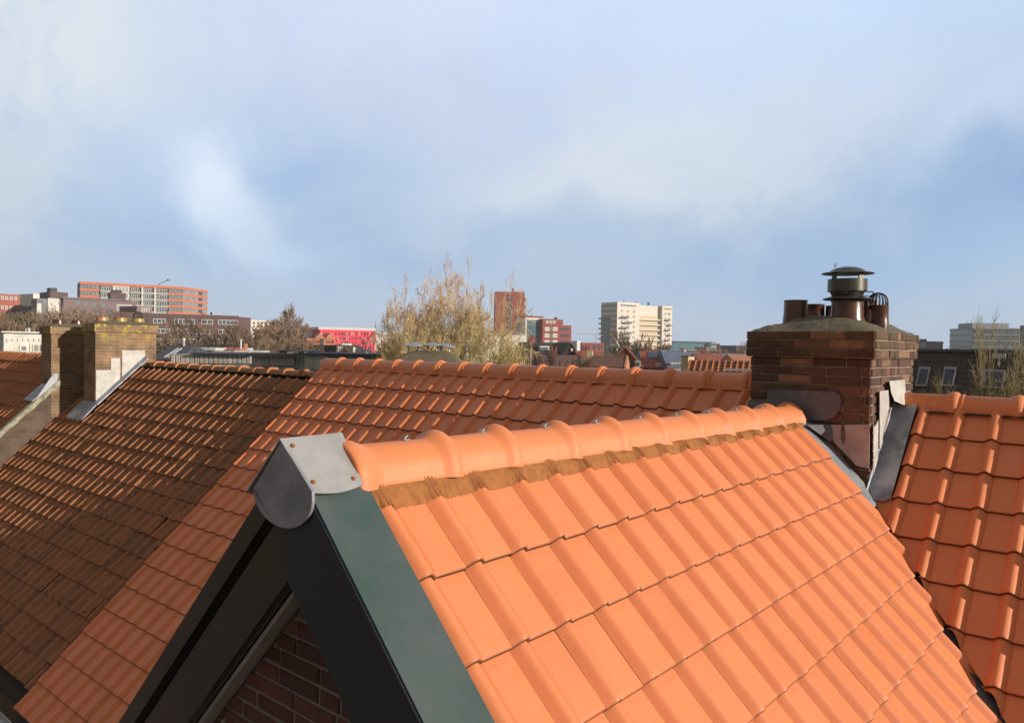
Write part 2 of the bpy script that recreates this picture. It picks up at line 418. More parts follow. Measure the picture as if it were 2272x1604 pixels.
# ridge tile: half round, runs along +x in its own frame, collar near the end
def ridge_cap(name, mat, parent, Lc, r, collar=.020, sharp=50, old=False, seed=0, flange=.02, xs=None):
    if xs: pass
    elif old:
        xs = [(0, r*1.0), (.01, r*1.0), (Lc*.8, r*.93), (Lc*.98, r*.93)]
        xs = [(0, r*.86), (Lc*.80, r*.90), (Lc*.86, r*.96), (Lc*.9, r*1.16), (Lc*1.0, r*1.17), (Lc*1.02, r*1.12), (Lc*1.02, r*.8)]
    else:
        xs = [(-.012, r-.016), (-.012, r-.003), (-.004, r), (Lc-.135, r), (Lc-.115, r+collar*.22), (Lc-.095, r+collar*.7), (Lc-.075, r+collar), (Lc-.055, r+collar*1.08), (Lc-.036, r+collar*.95),
              (Lc-.020, r+collar*.4), (Lc-.012, r+.001), (Lc-.004, r+.007), (Lc+.012, r+.007), (Lc+.014, r-.010)]
    mb = MB(); n = 20 if not old else 9; vs = []
    for (x, rr) in xs:
        for j in range(n+1):
            an = math.pi*j/n
            y, z = rr*math.cos(an), rr*math.sin(an)
            if old: z = min(z, rr*.86)
            else: z += .010*max(0, math.sin(an))**8
            vs.append((x, y, z))
        vs.append((x, -rr-.010, -flange)); vs.append((x, rr+.010, -flange))
    c = n+3; fs = []
    order = [n+2]+list(range(0, n+1))+[n+1]
    for i in range(len(xs)-1):
        for q in range(len(order)-1):
            a_, b_ = order[q], order[q+1]
            fs.append((i*c+a_, (i+1)*c+a_, (i+1)*c+b_, i*c+b_))
    mb.add(vs, fs, 0, .3)
    return mb.build(name, mat, parent, sharp=sharp, local=True)
def place_local(ob, parent, wpos): ob.location = Vector(wpos)-Vector(parent['base_vec'])
# real bricks laid on a face
def bricks(mb, O, e, u, n, W, H, bl, bh, mo, seed, hdr=.0, prd=.010, keep=None):
    O, e, u, n = Vector(O), Vector(e), Vector(u), Vector(n); rg = random.Random(seed)
    k = 0; z = 0
    while z < H-.5*bh:
        x = -(bl*.5 if k % 2 else 0)-(rg.random()*.04)
        while x < W-.001:
            ln = bl if rg.random() > hdr else bl*.5
            x0, x1 = max(0, x), min(W, x+ln-mo)
            if x1-x0 > .03 and (keep is None or keep((x0+x1)/2, z)):
                d = prd+rg.uniform(-.004, .004); jz = rg.uniform(-.002, .002)
                p = O+e*x0+u*(z+mo*.5+jz)
                r = rg.random(); ln2 = x1-x0; hh = bh-mo
                c = .006
                # chamfered brick
                b0 = [p-n*.012, p+e*ln2-n*.012, p+e*ln2+u*hh-n*.012, p+u*hh-n*.012]
                f0 = [q+n*(.012+d-c) for q in b0]
                t0 = [p+e*c+u*c+n*d, p+e*(ln2-c)+u*c+n*d, p+e*(ln2-c)+u*(hh-c)+n*d, p+e*c+u*(hh-c)+n*d]
                fs = [(8,9,10,11)]
                for i in range(4):
                    j = (i+1) % 4
                    fs += [(i, j, 4+j, 4+i), (4+i, 4+j, 8+j, 8+i)]
                if e.cross(u).dot(n) < 0: fs = [f[::-1] for f in fs]
                mb.add(b0+f0+t0, fs, 0, r)
            x += ln
        z += bh; k += 1
# ================================================================== GROUND
mb = MB(); mb.box((-1400,-1400,GZ-1), (1400,1400,GZ)); g_ = mb.build('ground', simple('ground_soil', (.06,.07,.03), (.10,.09,.06), .3, .95))
g_['kind'] = 'structure'
mb = MB(); mb.box((-30,-30,GZ+.004), (1.0,60,GZ+.05)); g_ = mb.build('street', simple('street_paving', (.16,.10,.08), (.12,.10,.09), 2, .9)); g_['kind'] = 'structure'
# ================================================================== THE ORANGE HOUSE
THF, THM, THR = .8044, .7489, .7394
yf, zf = 2.2407, -.6002; xm, zm = 7.0402, -.6102; xr, zr = 7.0216, -.6798
YC = 2.41; GA = .34; TW = .267; XV = 1.856
house = wthing('tiled_house', 'nearest house, with bright orange clay roof, dark gable boards and big brick chimney', 'house', (7.4, 2.4, GZ))
aF, sF = Vector((1,0,0)), Vector((0, math.cos(THF), math.sin(THF)))
# valley cut lines (vertical planes)
def vplane(p, q, side):        # vertical plane through p,q ; keep the side containing point side
    p, q = Vector((p[0],p[1],0)), Vector((q[0],q[1],0)); d = (q-p).normalized(); n = Vector((d.y,-d.x,0))
    if n.dot(Vector((side[0],side[1],0))-p) > 0: n = -n
    return (p, n)
gr = tile_field('gable_roof_tiles', 'tile', house, (XV, yf, zf), aF, sF, range(1, 16), range(0, 17), TW, GA, 'flat', seed=3, marks=6,
    clips=[vplane((6.43,1.66), (5.42,.62), (4,0))])
# the far side of the gable roof
sB = Vector((0, -math.cos(THF), math.sin(THF)))
tile_field('gable_roof_tiles', 'tile', house, (XV, 2*YC-yf, zf), aF, sB, range(1, 14), range(0, 17), TW, GA, 'flatlow', seed=4)
aM = Vector((0,-1,0)); sM = Vector((math.cos(THM), 0, math.sin(THM)))
def under_gable(k, j):
    y = 10.13-.267*j; x = xm-math.cos(THM)*GA*k; z = zm-math.sin(THM)*GA*k
    return abs(y-YC) < (-.41-z)/math.tan(THF)-.45
tile_field('main_roof_tiles', 'tile', house, (xm, 10.13, zm), aM, sM, range(0, 17), range(0, 32), TW, GA, 'flat', seed=5, skip=lambda k, j: under_gable(k, j) or (k <= 2 and j >= 28),
    clips=[((0,1.95,0), (0,-1,0))])
sR = Vector((math.cos(THR), 0, math.sin(THR)))
tile_field('main_roof_tiles', 'tile', house, (xr, 10.13-32*.267, zr), aM, sR, range(0, 17), range(-1, 24), TW, GA, 'flat', seed=6,
    skip=lambda k, j: j == -1 and k < 3,
    clips=[vplane((6.337,1.593), (5.46,.727), (9,0)), ((0,1.78,0), (0,1,0))])
# rear slope
sBk = Vector((-math.cos(THM), 0, math.sin(THM)))
tile_field('rear_roof_tiles', 'tile', house, (2*7.42-xm, 10.13, zm), aM, sBk, range(0, 16), range(0, 52), TW, GA, 'flatlow', seed=8)
# roof deck under the tiles
mb = MB()
def deck(a, b, c, d, t=.05): mb.prism([a, b, c, d], (0,0,-t))
zM = lambda x: zm+(x-xm)*math.tan(THM)
for x0, x1, y0, y1 in ((3.0, 7.42, 10.12, -6.5), (7.42, 11.8, 10.12, -6.5)):
    f = (lambda x: zM(x)-.14) if x1 < 8 else (lambda x: zM(14.84-x)-.14)
    deck((x0,y0,f(x0)), (x1,y0,f(x1)), (x1,y1,f(x1)), (x0,y1,f(x0)))
zF = lambda y: zf+(y-yf)*math.tan(THF)
for y0, y1, f in ((-1.3, YC, lambda y: zF(y)-.075), (YC, 6.1, lambda y: zF(2*YC-y)-.075)):
    deck((1.9,y0,f(y0)), (1.9,y1,f(y1)), (6.5,y1,f(y1)), (6.5,y0,f(y0)))
mb.build('roof_deck', 'under', house, clips=[((0,-1.3,0),(0,-1,0))] if False else ())
# ridge tiles ---------------------------------------------------------------
proto = ridge_cap('ridge_tile', 'cap', house, .452, .128, .024, flange=.03)
# main ridge: collars towards -y  (cap axis +x -> -y)
y = 10.155; first = True; zc = -.232-.130
while y > 2.9:
    o = proto if first else dup(proto, house, (0,0,0)); first = False
    place_local(o, house, (7.42, y, zc)); o.rotation_euler = (rng.gauss(0,.006), rng.gauss(0,.005), -math.pi/2+rng.gauss(0,.004)); y -= .4405
y = 1.70
yl = [1.72, 1.262, .825, .388, -.05, -.49, -.93, -1.37, -1.81, -2.25, -2.69, -3.13, -3.57, -4.0, -4.44, -4.88, -5.3, -5.7]
for y in yl:
    o = dup(proto, house, (0,0,0)); place_local(o, house, (7.40, y, -.352-.130)); o.rotation_euler = (rng.gauss(0,.006), rng.gauss(0,.004), -math.pi/2)
# gable ridge: collars towards -x?  body first then collar, seen from the near end
p2 = ridge_cap('ridge_tile', 'cap', house, .485, .126, .033, flange=.012)
xs_ = [1.90, 2.30, 2.78, 3.255, 3.72, 4.195, 4.65, 5.12, 5.58, 6.06]
st_ = ridge_cap('ridge_tile', 'cap', house, .1, .126, flange=.02, xs=[(0,.11),(0,.134),(.008,.142),(.03,.146),(.055,.145),(.080,.136),(.10,.128),(.13,.126)]); place_local(st_, house, (1.815, YC, -.528)); st_.rotation_euler = (0,.0147,0)
clipm = MB(); clipm.box((-.004,-.012,.0), (.03,.012,.006)); clipm.tube([(0.0,0,.004), (.012,0,.022), (.03,0,.03)], .004, 5)
for i, x in enumerate(xs_):
    o = p2 if i == 0 else dup(p2, house, (0,0,0))
    zc2 = -.530-.0147*(x-2.0)
    place_local(o, house, (x, YC, zc2)); o.rotation_euler = (rng.gauss(0,.006), .0147+rng.gauss(0,.004), 0)
    if i:
        mbc = MB(); mbc.box((-.016,-.012,0), (.016,.012,.005)); mbc.tube([(-.008,0,.003), (0,.0,.014), (.010,0,.018)], .0035, 6)
        cl = mbc.build('ridge_clip', 'steel', house, local=True); place_local(cl, house, (x-.135, YC, zc2+.126+.011))
# pleated roll between ridge tiles and roof tiles
mb = MB(); pr = interp_prof('flat'); vs = []; rg = random.Random(2); NX = 0
cols = []
x = XV+.01
while x < 6.40:
    u = (x-XV) % TW; h = 0
    for (ua, ha), (ub, hb) in zip(pr[:-1], pr[1:]):
        if ua <= u <= ub: h = ha+(hb-ha)*(u-ua)/max(1e-6, ub-ua)
    cols.append((x, h)); x += .007
for i, (x, h) in enumerate(cols):
    pl = (.0022+.006*max(0, h)/.037)*math.sin(i*2.2)+rg.uniform(-.0015, .0015)
    nF = Vector((0,-math.sin(THF),math.cos(THF)))
    lo = Vector((x, yf, zf))+sF*(-.025+rg.uniform(-.004,.004))+nF*(h-.020+pl+.003)
    mid = Vector((x, yf, zf))+sF*.022+nF*(h*.45+.004+pl)
    hi = Vector((x, YC-.118, -.530-.0147*(x-2.0)+.004))
    vs += [lo, mid, hi]
fs = []
for i in range(len(cols)-1):
    for j in range(2): fs.append((3*i+j, 3*i+3+j, 3*i+4+j, 3*i+1+j))
mb.add(vs, fs); mb.build('ridge_roll', 'ferro', house, sharp=80)
for (yy0, zz0, nm, X0) in ((1.60, -.50, 'ridge_roll', 7.285),):
    mb = MB(); vs = []; n_ = 0; yv = 1.59
    while yv > -5.8:
        pl = .004*math.sin(n_*2.1); vs += [(X0-.07-pl, yv, zr+(X0-.07-xr)*math.tan(THR)+.012), (X0+.02, yv, -.475)]; yv -= .008; n_ += 1
    mb.add(vs, [(2*i, 2*i+1, 2*i+3, 2*i+2) for i in range(n_-1)]); mb.build(nm, 'under', house, sharp=80)
# gable boards ---------------------------------------------------------------
def slab(mb, side, x0, x1, d0, d1, s0, s1, mi=0):    # box lying along the gable slope; d = height above tile plane
    if side < 0: c0, s, n = Vector((0,YC,zF(YC))), -sF, Vector((0,-math.sin(THF),math.cos(THF)))
    else: c0, s, n = Vector((0,YC,zF(YC))), -sB, Vector((0,math.sin(THF),math.cos(THF)))
    # mitre at the apex plane y = YC
    def pt(x, d, sl):
        return c0+Vector((x,0,0))+n*d+s*sl
    t = math.tan(THF)
    def ap(x, d): return Vector((x, YC, zF(YC)+d/math.cos(THF)))
    vs = [ap(x0,d0), ap(x1,d0), ap(x1,d1), ap(x0,d1), pt(x0,d0,s1), pt(x1,d0,s1), pt(x1,d1,s1), pt(x0,d1,s1)]
    fs = [(0,1,2,3), (4,7,6,5), (0,4,5,1), (1,5,6,2), (2,6,7,3), (3,7,4,0)]
    if side > 0: fs = [f[::-1] for f in fs]
    mb.add(vs, fs, mi)
SL = 5.4
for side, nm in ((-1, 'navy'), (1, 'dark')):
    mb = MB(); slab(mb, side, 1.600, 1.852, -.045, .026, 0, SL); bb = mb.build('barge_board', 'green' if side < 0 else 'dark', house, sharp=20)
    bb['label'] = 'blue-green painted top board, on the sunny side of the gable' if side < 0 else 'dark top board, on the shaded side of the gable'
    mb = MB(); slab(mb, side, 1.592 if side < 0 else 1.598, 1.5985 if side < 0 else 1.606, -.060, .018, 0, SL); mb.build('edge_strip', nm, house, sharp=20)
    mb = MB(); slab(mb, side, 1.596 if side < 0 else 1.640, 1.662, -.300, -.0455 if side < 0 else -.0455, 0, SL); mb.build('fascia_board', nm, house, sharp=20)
    if side > 0:
        mb = MB(); slab(mb, side, 1.612, 1.6395, -.298, -.100, 0, SL); mb.build('fascia_board', nm, house, sharp=20)
    mb = MB(); slab(mb, side, 1.668, 1.750, -.322, -.304, 0, SL); mb.build('soffit', 'white', house, sharp=20)
# metal cap over the gable apex
mb = MB(); xa, xb = 1.578, 1.835
A0 = Vector((0, 2.425, -.352)); t_ = math.tan(THF)
Rr_ = (2.236, -.512); Ll = (2.610, -.552)
arc = []
for i in range(15):
    an = math.pi*i/14
    arc.append((2.422-.188*math.cos(an), -.546-.121*math.sin(an)))
poly = [(2.425, -.352)]+[Rr_]+arc[0:]+[Ll]
mb.prism([(xa, p[0], p[1]) for p in poly], (.012,0,0))
mb.build('apex_cap_front', 'zincs', house, sharp=30)
mb = MB()
def sheet(mb, pts, th):
    p = [Vector(q) for q in pts]; n = (p[1]-p[0]).cross(p[2]-p[0]).normalized()*th; mb.prism(p, n)
rr = [(xa-.004,2.425,-.348), (1.850,2.425,-.3465)]
lowr = []
for i in range(9):
    f = i/8; x = xa+.006+(1.812-xa-.006)*f
    sag = .012*math.sin(math.pi*f)
    lowr.append(Vector((x, 2.425-.178-sag, -.347-(.178+sag)*.96)))
sheet(mb, rr[:1]+[rr[1]]+lowr[::-1], .005)
sheet(mb, [(xa-.004,2.4255,-.348), (1.850,2.4255,-.3465), (1.82,2.655,-.575), (xa-.004,2.655,-.575)], .005)
mb.build('apex_cap', 'zinc', house, sharp=30)
for q in ((xa+.03,.028), (xa+.034,.150), (xa+.205,.158)):
    mb = MB(); pos = Vector((q[0], 2.425-q[1], -.3425-q[1]*.96)); mb.lathe([(0,.006), (.006,.005), (.009,.0), (.009,-.01)], pos, 12, axis=(0,-.7,.72)); mb.build('screw', 'screw', house)
# gable wall in real bricks
mb = MB(); mbm = MB()
WX = 1.735
half = 3.55
def inside(xl, z): return True
bricks(mb, (WX, YC+half, -4.6), (0,-1,0), (0,0,1), (-1,0,0), 2*half, 4.4, .265, .0735, .013, 11, hdr=.35, prd=.006)
nR = Vector((0,-math.sin(THF),math.cos(THF))); nL = Vector((0,math.sin(THF),math.cos(THF))); ap_ = Vector((0,YC,zF(YC)-.335/math.cos(THF)))
mb.build('gable_wall', 'gbrick', house, clips=[(ap_, nR), (ap_, nL)], sharp=20)
mbm.prism([(WX+.002, YC-half, -4.6), (WX+.002, YC+half, -4.6), (WX+.002, YC, ap_.z)], (.2,0,0)); mbm.build('wall_mortar', 'mortarg', house)
mb = MB(); mb.box((WX+.01, YC-half, GZ), (6, YC+half, -4.61)); mb.box((3.3, -6.4, GZ), (11.5, 10.1, -4.7)); mb.build('wall', 'wbrick', house)
# plaster patch low on the wall under the left board
mb = MB(); mb.prism([(WX-.016,3.05,-1.62), (WX-.016,3.16,-1.80), (WX-.016,2.98,-1.95), (WX-.016,3.9,-2.9), (WX-.016,4.1,-2.72)], (.02,0,0)); mb.build('plaster_patch', 'white', house)
# gutters
def gutter(parent, x, y0, y1, z, r=.07, mat='zincs'):
    mb = MB(); vs = []; n = 8
    for y in (y0, y1):
        for j in range(n+1):
            an = math.pi+math.pi*j/n; vs.append((x+r*math.cos(an), y, z+r*math.sin(an)))
        for j in range(n, -1, -1):
            an = math.pi+math.pi*j/n; vs.append((x+(r-.006)*math.cos(an), y, z+(r-.006)*math.sin(an)))
    m_ = 2*(n+1); fs = [(j, (j+1) % m_, m_+(j+1) % m_, m_+j) for j in range(m_)]+[tuple(range(m_-1,-1,-1)), tuple(range(m_, 2*m_))]
    mb.add(vs, fs); mb.tube([(x-r, y0, z+.005), (x-r, y1, z+.005)], .010, 8); mb.tube([(x+r, y0, z+.005), (x+r, y1, z+.005)], .008, 8)
    return mb.build('gutter', mat, parent)
gutter(house, 2.93, 10.1, 6.2, -4.50)
# ------------------------------------------------------------------ big chimney
def quadp(mb, pts, th): sheet(mb, pts, th)
cx0, cx1, cy0, cy1 = 6.60, 7.93, 1.785, 2.785
zt = .182
mb = MB()
mb.box((cx0+.004, cy0+.004, -1.2), (cx1-.004, cy1-.004, -.045)); mb.box((cx0-.030, cy0-.030, -.045), (cx1+.030, cy1+.030, zt-.006))
chm = mb.build('chimney_mortar', 'mortar', house)
chm.name = 'chimney'
mb = MB(); bh = .0755
H1 = bh*15; z0 = -.045-H1
bricks(mb, (cx0, cy1, z0), (0,-1,0), (0,0,1), (-1,0,0), cy1-cy0, H1, .275, bh, .013, 21, hdr=.12)
bricks(mb, (cx0, cy0, z0), (1,0,0), (0,0,1), (0,-1,0), cx1-cx0, H1, .275, bh, .013, 22, hdr=.35)
bricks(mb, (cx1, cy0, z0), (0,1,0), (0,0,1), (1,0,0), cy1-cy0, H1, .275, bh, .013, 23, hdr=.12)
bricks(mb, (cx1, cy1, z0), (-1,0,0), (0,0,1), (0,1,0), cx1-cx0, H1, .275, bh, .013, 24, hdr=.2)
e_ = .034
bricks(mb, (cx0-e_, cy1+e_, -.045), (0,-1,0), (0,0,1), (-1,0,0), cy1-cy0+2*e_, bh*3, .285, bh, .012, 31, hdr=.1)
bricks(mb, (cx0-e_, cy0-e_, -.045), (1,0,0), (0,0,1), (0,-1,0), cx1-cx0+2*e_, bh*3, .275, bh, .012, 32, hdr=.6)
bricks(mb, (cx1+e_, cy0-e_, -.045), (0,1,0), (0,0,1), (1,0,0), cy1-cy0+2*e_, bh*3, .285, bh, .012, 33, hdr=.1)
bricks(mb, (cx1+e_, cy1+e_, -.045), (-1,0,0), (0,0,1), (0,1,0), cx1-cx0+2*e_, bh*3, .275, bh, .012, 34, hdr=.3)
cb = mb.build('brickwork', 'cbrick', house, sharp=25); cb.parent = chm
# crown
def crown(parent, x0, x1, y0, y1, zb, zt_, inset, mat='crown', seed=1, name='crown', amp=.012):
    mb = MB(); n = 22; rg = random.Random(seed); vs = []
    ph = [rg.uniform(0, 6.28) for _ in range(8)]
    for i in range(n+1):
        for j in range(n+1):
            a, b = i/n, j/n; x = x0+(x1-x0)*a; y = y0+(y1-y0)*b
            dx = min(x-x0, x1-x); dy = min(y-y0, y1-y); d = min(dx, dy)
            h = min(1, d/inset); h = h**.85
            z = zb+.004+(zt_-zb)*h+amp*(math.sin(x*9+ph[0])*math.sin(y*11+ph[1])+.6*math.sin(x*23+ph[2])*math.sin(y*19+ph[3]))*min(1, h*3)+rg.uniform(-.003, .003)
            if i in (0, n) or j in (0, n): z = zb+.006+rg.uniform(-.002,.004)
            vs.append((x, y, z))
    fs = [(i*(n+1)+j, (i+1)*(n+1)+j, (i+1)*(n+1)+j+1, i*(n+1)+j+1) for i in range(n) for j in range(n)]
    mb.add(vs, fs)
    o = mb.build(name, mat, house if parent is None else parent, sharp=60); return o
cr_ = crown(house, cx0-.040, cx1+.040, cy0-.040, cy1+.040, zt-.022, .325, .40); cr_.parent = chm
def pot(parent, x, y, z0, z1, r, mat='pot', holder=None, th=.016):
    mb = MB(); mb.lathe([(r*1.05, z0-.1), (r*1.05, z0+.0), (r*1.0, z0+.02), (r*.97, z1-.012), (r*1.0, z1-.008), (r*1.0, z1), (r-th, z1), (r-th, z0-.05)], (x, y, 0), 32)
    o = mb.build('chimney_pot', mat, parent); 
    if holder: o.parent = holder
    return o
pot(house, 7.00, 2.552, .31, .468, .104, holder=chm)
pot(house, 7.55, 2.565, .33, .462, .088, holder=chm)
pot(house, 7.60, 2.400, .33, .446, .080, holder=chm)
pot(house, 7.02, 2.108, .29, .452, .135, holder=chm)
pot(house, 7.50, 2.080, .32, .486, .085, holder=chm)
pot(house, 7.22, 1.895, .27, .420, .073, holder=chm)
# cowl
ax = Vector((.03,.05,1)); ccx, ccy = 7.02, 2.112
mb = MB()
mb.lathe([(.10,.455), (.196,.462), (.200,.468), (.196,.474), (.125,.492), (.145,.535), (.145,.548), (.100,.56)], (ccx,ccy,0), 36)
mb.lathe([(.158,.534), (.162,.534), (.162,.640), (.158,.640), (.150,.640), (.150,.534), (.158,.534)], (ccx,ccy,0), 36)
mb.lathe([(.120,.50), (.120,.60), (.10,.60), (.1,.5)], (ccx,ccy,0), 30)
for an in (152, 242, 332, 62):
    c_, s__ = math.cos(R(an)), math.sin(R(an))
    mb.hexa((ccx+.146*c_+.024*s__, ccy+.146*s__-.024*c_, .60), (-.048*s__, .048*c_, 0), (.008*c_, .008*s__, 0), (0,0,.10))
mb.lathe([(0,.752), (.05,.750), (.10,.738), (.135,.722), (.150,.706), (.213,.694), (.216,.689), (.150,.697), (.0,.70)], (ccx,ccy,0), 40)
mb.tube([(ccx-.1,ccy+.075,.74), (ccx-.1,ccy+.085,.765), (ccx-.1,ccy+.075,.777), (ccx-.1,ccy+.065,.765), (ccx-.1,ccy+.075,.74)], .003, 5)
cw = mb.build('chimney_cowl', 'cowl', house, sharp=30); 
for v_ in cw.data.vertices:
    pass
cw.parent = chm
# wire ball guard in the right pot, a small wire loop beside it
mb = MB()
for i in range(9):
    an = math.pi*i/9; pts = []
    for j in range(17):
        t = math.pi*2*j/16
        pts.append((7.22+.075*math.cos(an)*math.sin(t), 1.925-.0+.085*math.sin(an)*math.sin(t)-.012, .448+.082*math.cos(t)))
    mb.tube(pts, .0045, 5, cap=False)
o = mb.build('bird_guard', 'wire', house); o.parent = chm
mb = MB(); mb.tube([(6.98,1.99,.50), (6.98,1.985,.53), (6.98,1.965,.515), (6.98,1.95,.54), (6.98,1.935,.52), (6.98,1.90,.525), (7.0,1.86,.49), (7.0,1.88,.47)], .005, 6)
mb.tube([(6.9,2.28,.462), (6.9,2.20,.475), (6.9,2.05,.472), (6.9,1.90,.485)], .004, 5)
o = mb.build('bent_wire', 'wire', house); o.parent = chm
# flashings
def flash(pts, th, mat, nm='flashing', lab=None):
    mb = MB(); sheet(mb, pts, th); o = mb.build(nm, mat, house, sharp=30); o.parent = chm
    if lab: o['label'] = lab
    return o
xf = 6.568
def yz(l): return [(xf, a, b) for a, b in l]
arc2 = [(2.10+.09*math.cos(R(t)), -.42-.10*math.sin(R(-t))) for t in ()]
flash(yz([(2.62,-.330), (2.06,-.322), (2.015,-.345), (2.000,-.40), (2.010,-.47), (2.05,-.53), (2.10,-.56), (2.16,-.57), (2.64,-.60)]), -.006, 'leadd', lab='dark grey lead apron')
flash([(xf+.004,2.80,-.44), (xf+.004,2.61,-.415), (xf+.004,2.61,-.62), (xf+.004,2.80,-.64)], -.005, 'leadd')
flash(yz([(2.085,-.600), (1.98,-.590), (1.775,-.575), (1.773,-.93), (1.87,-.915), (2.075,-.715)]), -.006, 'leadp', lab='pinkish lead sheet with a torn patch')
mb = MB(); mb.prism([(xf-.012,1.995,-.575), (xf-.012,1.975,-.56), (xf-.012,1.960,-.70), (xf-.012,1.975,-.76), (xf-.012,1.995,-.70)], (.004,0,0)); o = mb.build('torn_patch', 'crown', house); o.parent = chm
yfc = 1.752
flash([(6.565,yfc,-.57), (6.60,yfc,-.60), (6.70,yfc,-.545), (6.72,yfc,-.86), (6.60,yfc,-.98)], .005, 'leadl', lab='white mortared flashing at the corner')
flash([(6.725,yfc-.004,-.31), (7.0,yfc-.004,-.31), (7.02,yfc-.004,-.46), (6.86,yfc-.004,-.66), (6.80,yfc-.004,-.80), (6.76,yfc-.004,-.76)], .006, 'leadl')
mb = MB(); vs = []
for i in range(9):
    f = i/8; 
    for (x, z, b) in ((6.98+.5*f, -.232, 0), (6.99+.48*f, -.33-.02*f, .012+.02*math.sin(3*f)), (7.03+.44*f, -.40-.05*math.sin(2.2*f), .03+.03*math.sin(3*f))): vs.append((x, yfc-.012-b, z))
mb.add(vs, [(3*i+j, 3*i+3+j, 3*i+4+j, 3*i+1+j) for i in range(8) for j in range(2)]); o = mb.build('flashing', 'leadl', house); o.parent = chm
# lead gutter strips
zR = lambda x: zr+(x-xr)*math.tan(THR)
mb = MB(); vs = []; nn_ = 24
for i in range(nn_+1):
    x = 6.50+(7.28-6.50)*i/nn_
    wv = .006*math.sin(i*1.1)
    for (y, dz) in ((1.590, .020), (1.606, .012), (1.65, -.008+wv*.5), (1.72, -.006), (1.768, .0+wv*.4), (1.776, .05)):
        vs.append((x+(.010*math.sin(y*60) if i == 0 else 0), y, zR(x)+dz))
mb.add(vs, [(6*i+j, 6*i+6+j, 6*i+7+j, 6*i+1+j)[::-1] for i in range(nn_) for j in range(5)]); mb.build('lead_gutter', 'lead', house, sharp=60)
mb = MB(); vs = []; nn_ = 22
for i in range(nn_+1):
    s_ = .02-(.84)*i/nn_
    for (x, dh) in ((6.36,-.030), (6.42, -.012), (6.47,-.004+.003*math.sin(i)), (6.53,-.006), (6.575-.03*max(0,(i-14))/8,.002)):
        p = Vector((x, yf, zf))+sF*s_+Vector((0,-math.sin(THF),math.cos(THF)))*dh; vs.append(p)
mb.add(vs, [(5*i+j, 5*i+5+j, 5*i+6+j, 5*i+1+j) for i in range(nn_) for j in range(4)]); mb.build('lead_gutter', 'zincs', house, sharp=60)
flash([(6.60-.02,2.25,-.60), (6.60-.02,2.06,-.60), (6.52,2.06,-.74), (6.40,2.22,-.60)], .005, 'leadd')
# valley tray
mb = MB()
p0, p1 = Vector((6.62,1.80)), Vector((2.9,-1.95))
dv = (p1-p0).normalized(); nvv = Vector((dv.y, -dv.x))
for sg in (-1, 1):
    q0, q1 = p0+nvv*.22*sg, p1+nvv*.22*sg
    mb.prism([(p0.x,p0.y,zR(p0.x)-.10), (p1.x,p1.y,zR(p1.x)-.10), (q1.x,q1.y,zR(p1.x)-.07), (q0.x,q0.y,zR(p0.x)-.07)], (0,0,-.008))
mb.build('valley_gutter', 'leadd', house)

# ================================================================== THE OLD DARK ROOF HOUSE
old = wthing('tiled_house', 'house with the old dark brown mossy pantile roof, directly left of the orange roof', 'house', (7.4, 13.7, GZ))
zO, xO = zm-.05, xm
tile_field('roof_tiles', 'old', old, (xO, 17.38, zO)+(), aM, sM, range(0, 17), range(0, 28), .26, .313, 'old', tilt=.022, jit=.0045, seed=12,
    clips=[((0,10.16,0), (0,-1,0))], colf=lambda k, j, rg: rg.random()) if False else None
Oo = Vector((xO, 17.38, zO))+sM*(-.17)
tile_field('roof_tiles', 'old', old, Oo, aM, sM, range(0, 17), range(0, 28), .26, .313, 'old', tilt=.022, jit=.0045, seed=12,
    clips=[((0,10.16,0), (0,-1,0))], skip=lambda k, j: (j < 4 and k < 3))
tile_field('roof_tiles', 'old', old, (14.84-Oo.x, 17.38, Oo.z), aM, sBk, range(0, 15), range(0, 28), .26, .313, 'old', tilt=.022, jit=.004, seed=13)
pro = ridge_cap('ridge_tile', 'oldcap', old, .465, .118, old=True, sharp=30)
y = 16.28; i = 0
while y > 10.3:
    o = pro if i == 0 else dup(pro, old, (0,0,0))
    place_local(o, old, (7.40, y, -.43-.105+rng.uniform(-.006,.006))); o.rotation_euler = (rng.gauss(0,.03), rng.gauss(0,.012), -math.pi/2+rng.gauss(0,.012)); y -= .4645; i += 1
mb = MB()
for x0, x1, f in ((3.2, 7.40, lambda x: zM(x)-.20), (7.40, 11.6, lambda x: zM(14.8-x)-.20)):
    mb.prism([(x0,17.38,f(x0)), (x1,17.38,f(x1)), (x1,10.14,f(x1)), (x0,10.14,f(x0))], (0,0,-.05))
mb.build('roof_deck', 'under', old)
mb = MB(); rg = random.Random(5); vs = []       # moss bedding under the ridge tiles
nseg = 240
for i in range(nseg+1):
    y = 16.3-(6.1)*i/nseg; a_ = rg.uniform(-.012,.012); b_ = rg.uniform(-.02,.02)
    vs += [(7.27, y, -.53+a_), (7.235+a_, y, -.565+b_*.3), (7.19+b_, y, zM(7.19+b_)-.045)]
mb.add(vs, [(3*i+j, 3*i+1+j, 3*i+4+j, 3*i+3+j) for i in range(nseg) for j in range(2)]); mb.build('mossy_mortar', simple('moss_dark', (.035,.045,.012), (.020,.018,.012), 20, .95, bst=.8), old, sharp=80)
mb = MB(); mb.box((3.5,10.14,GZ), (11.4,17.36,-4.7)); mb.build('wall', 'wbrick', old)
gutter(old, 3.05, 17.3, 10.2, -4.62, .075, 'zinc')
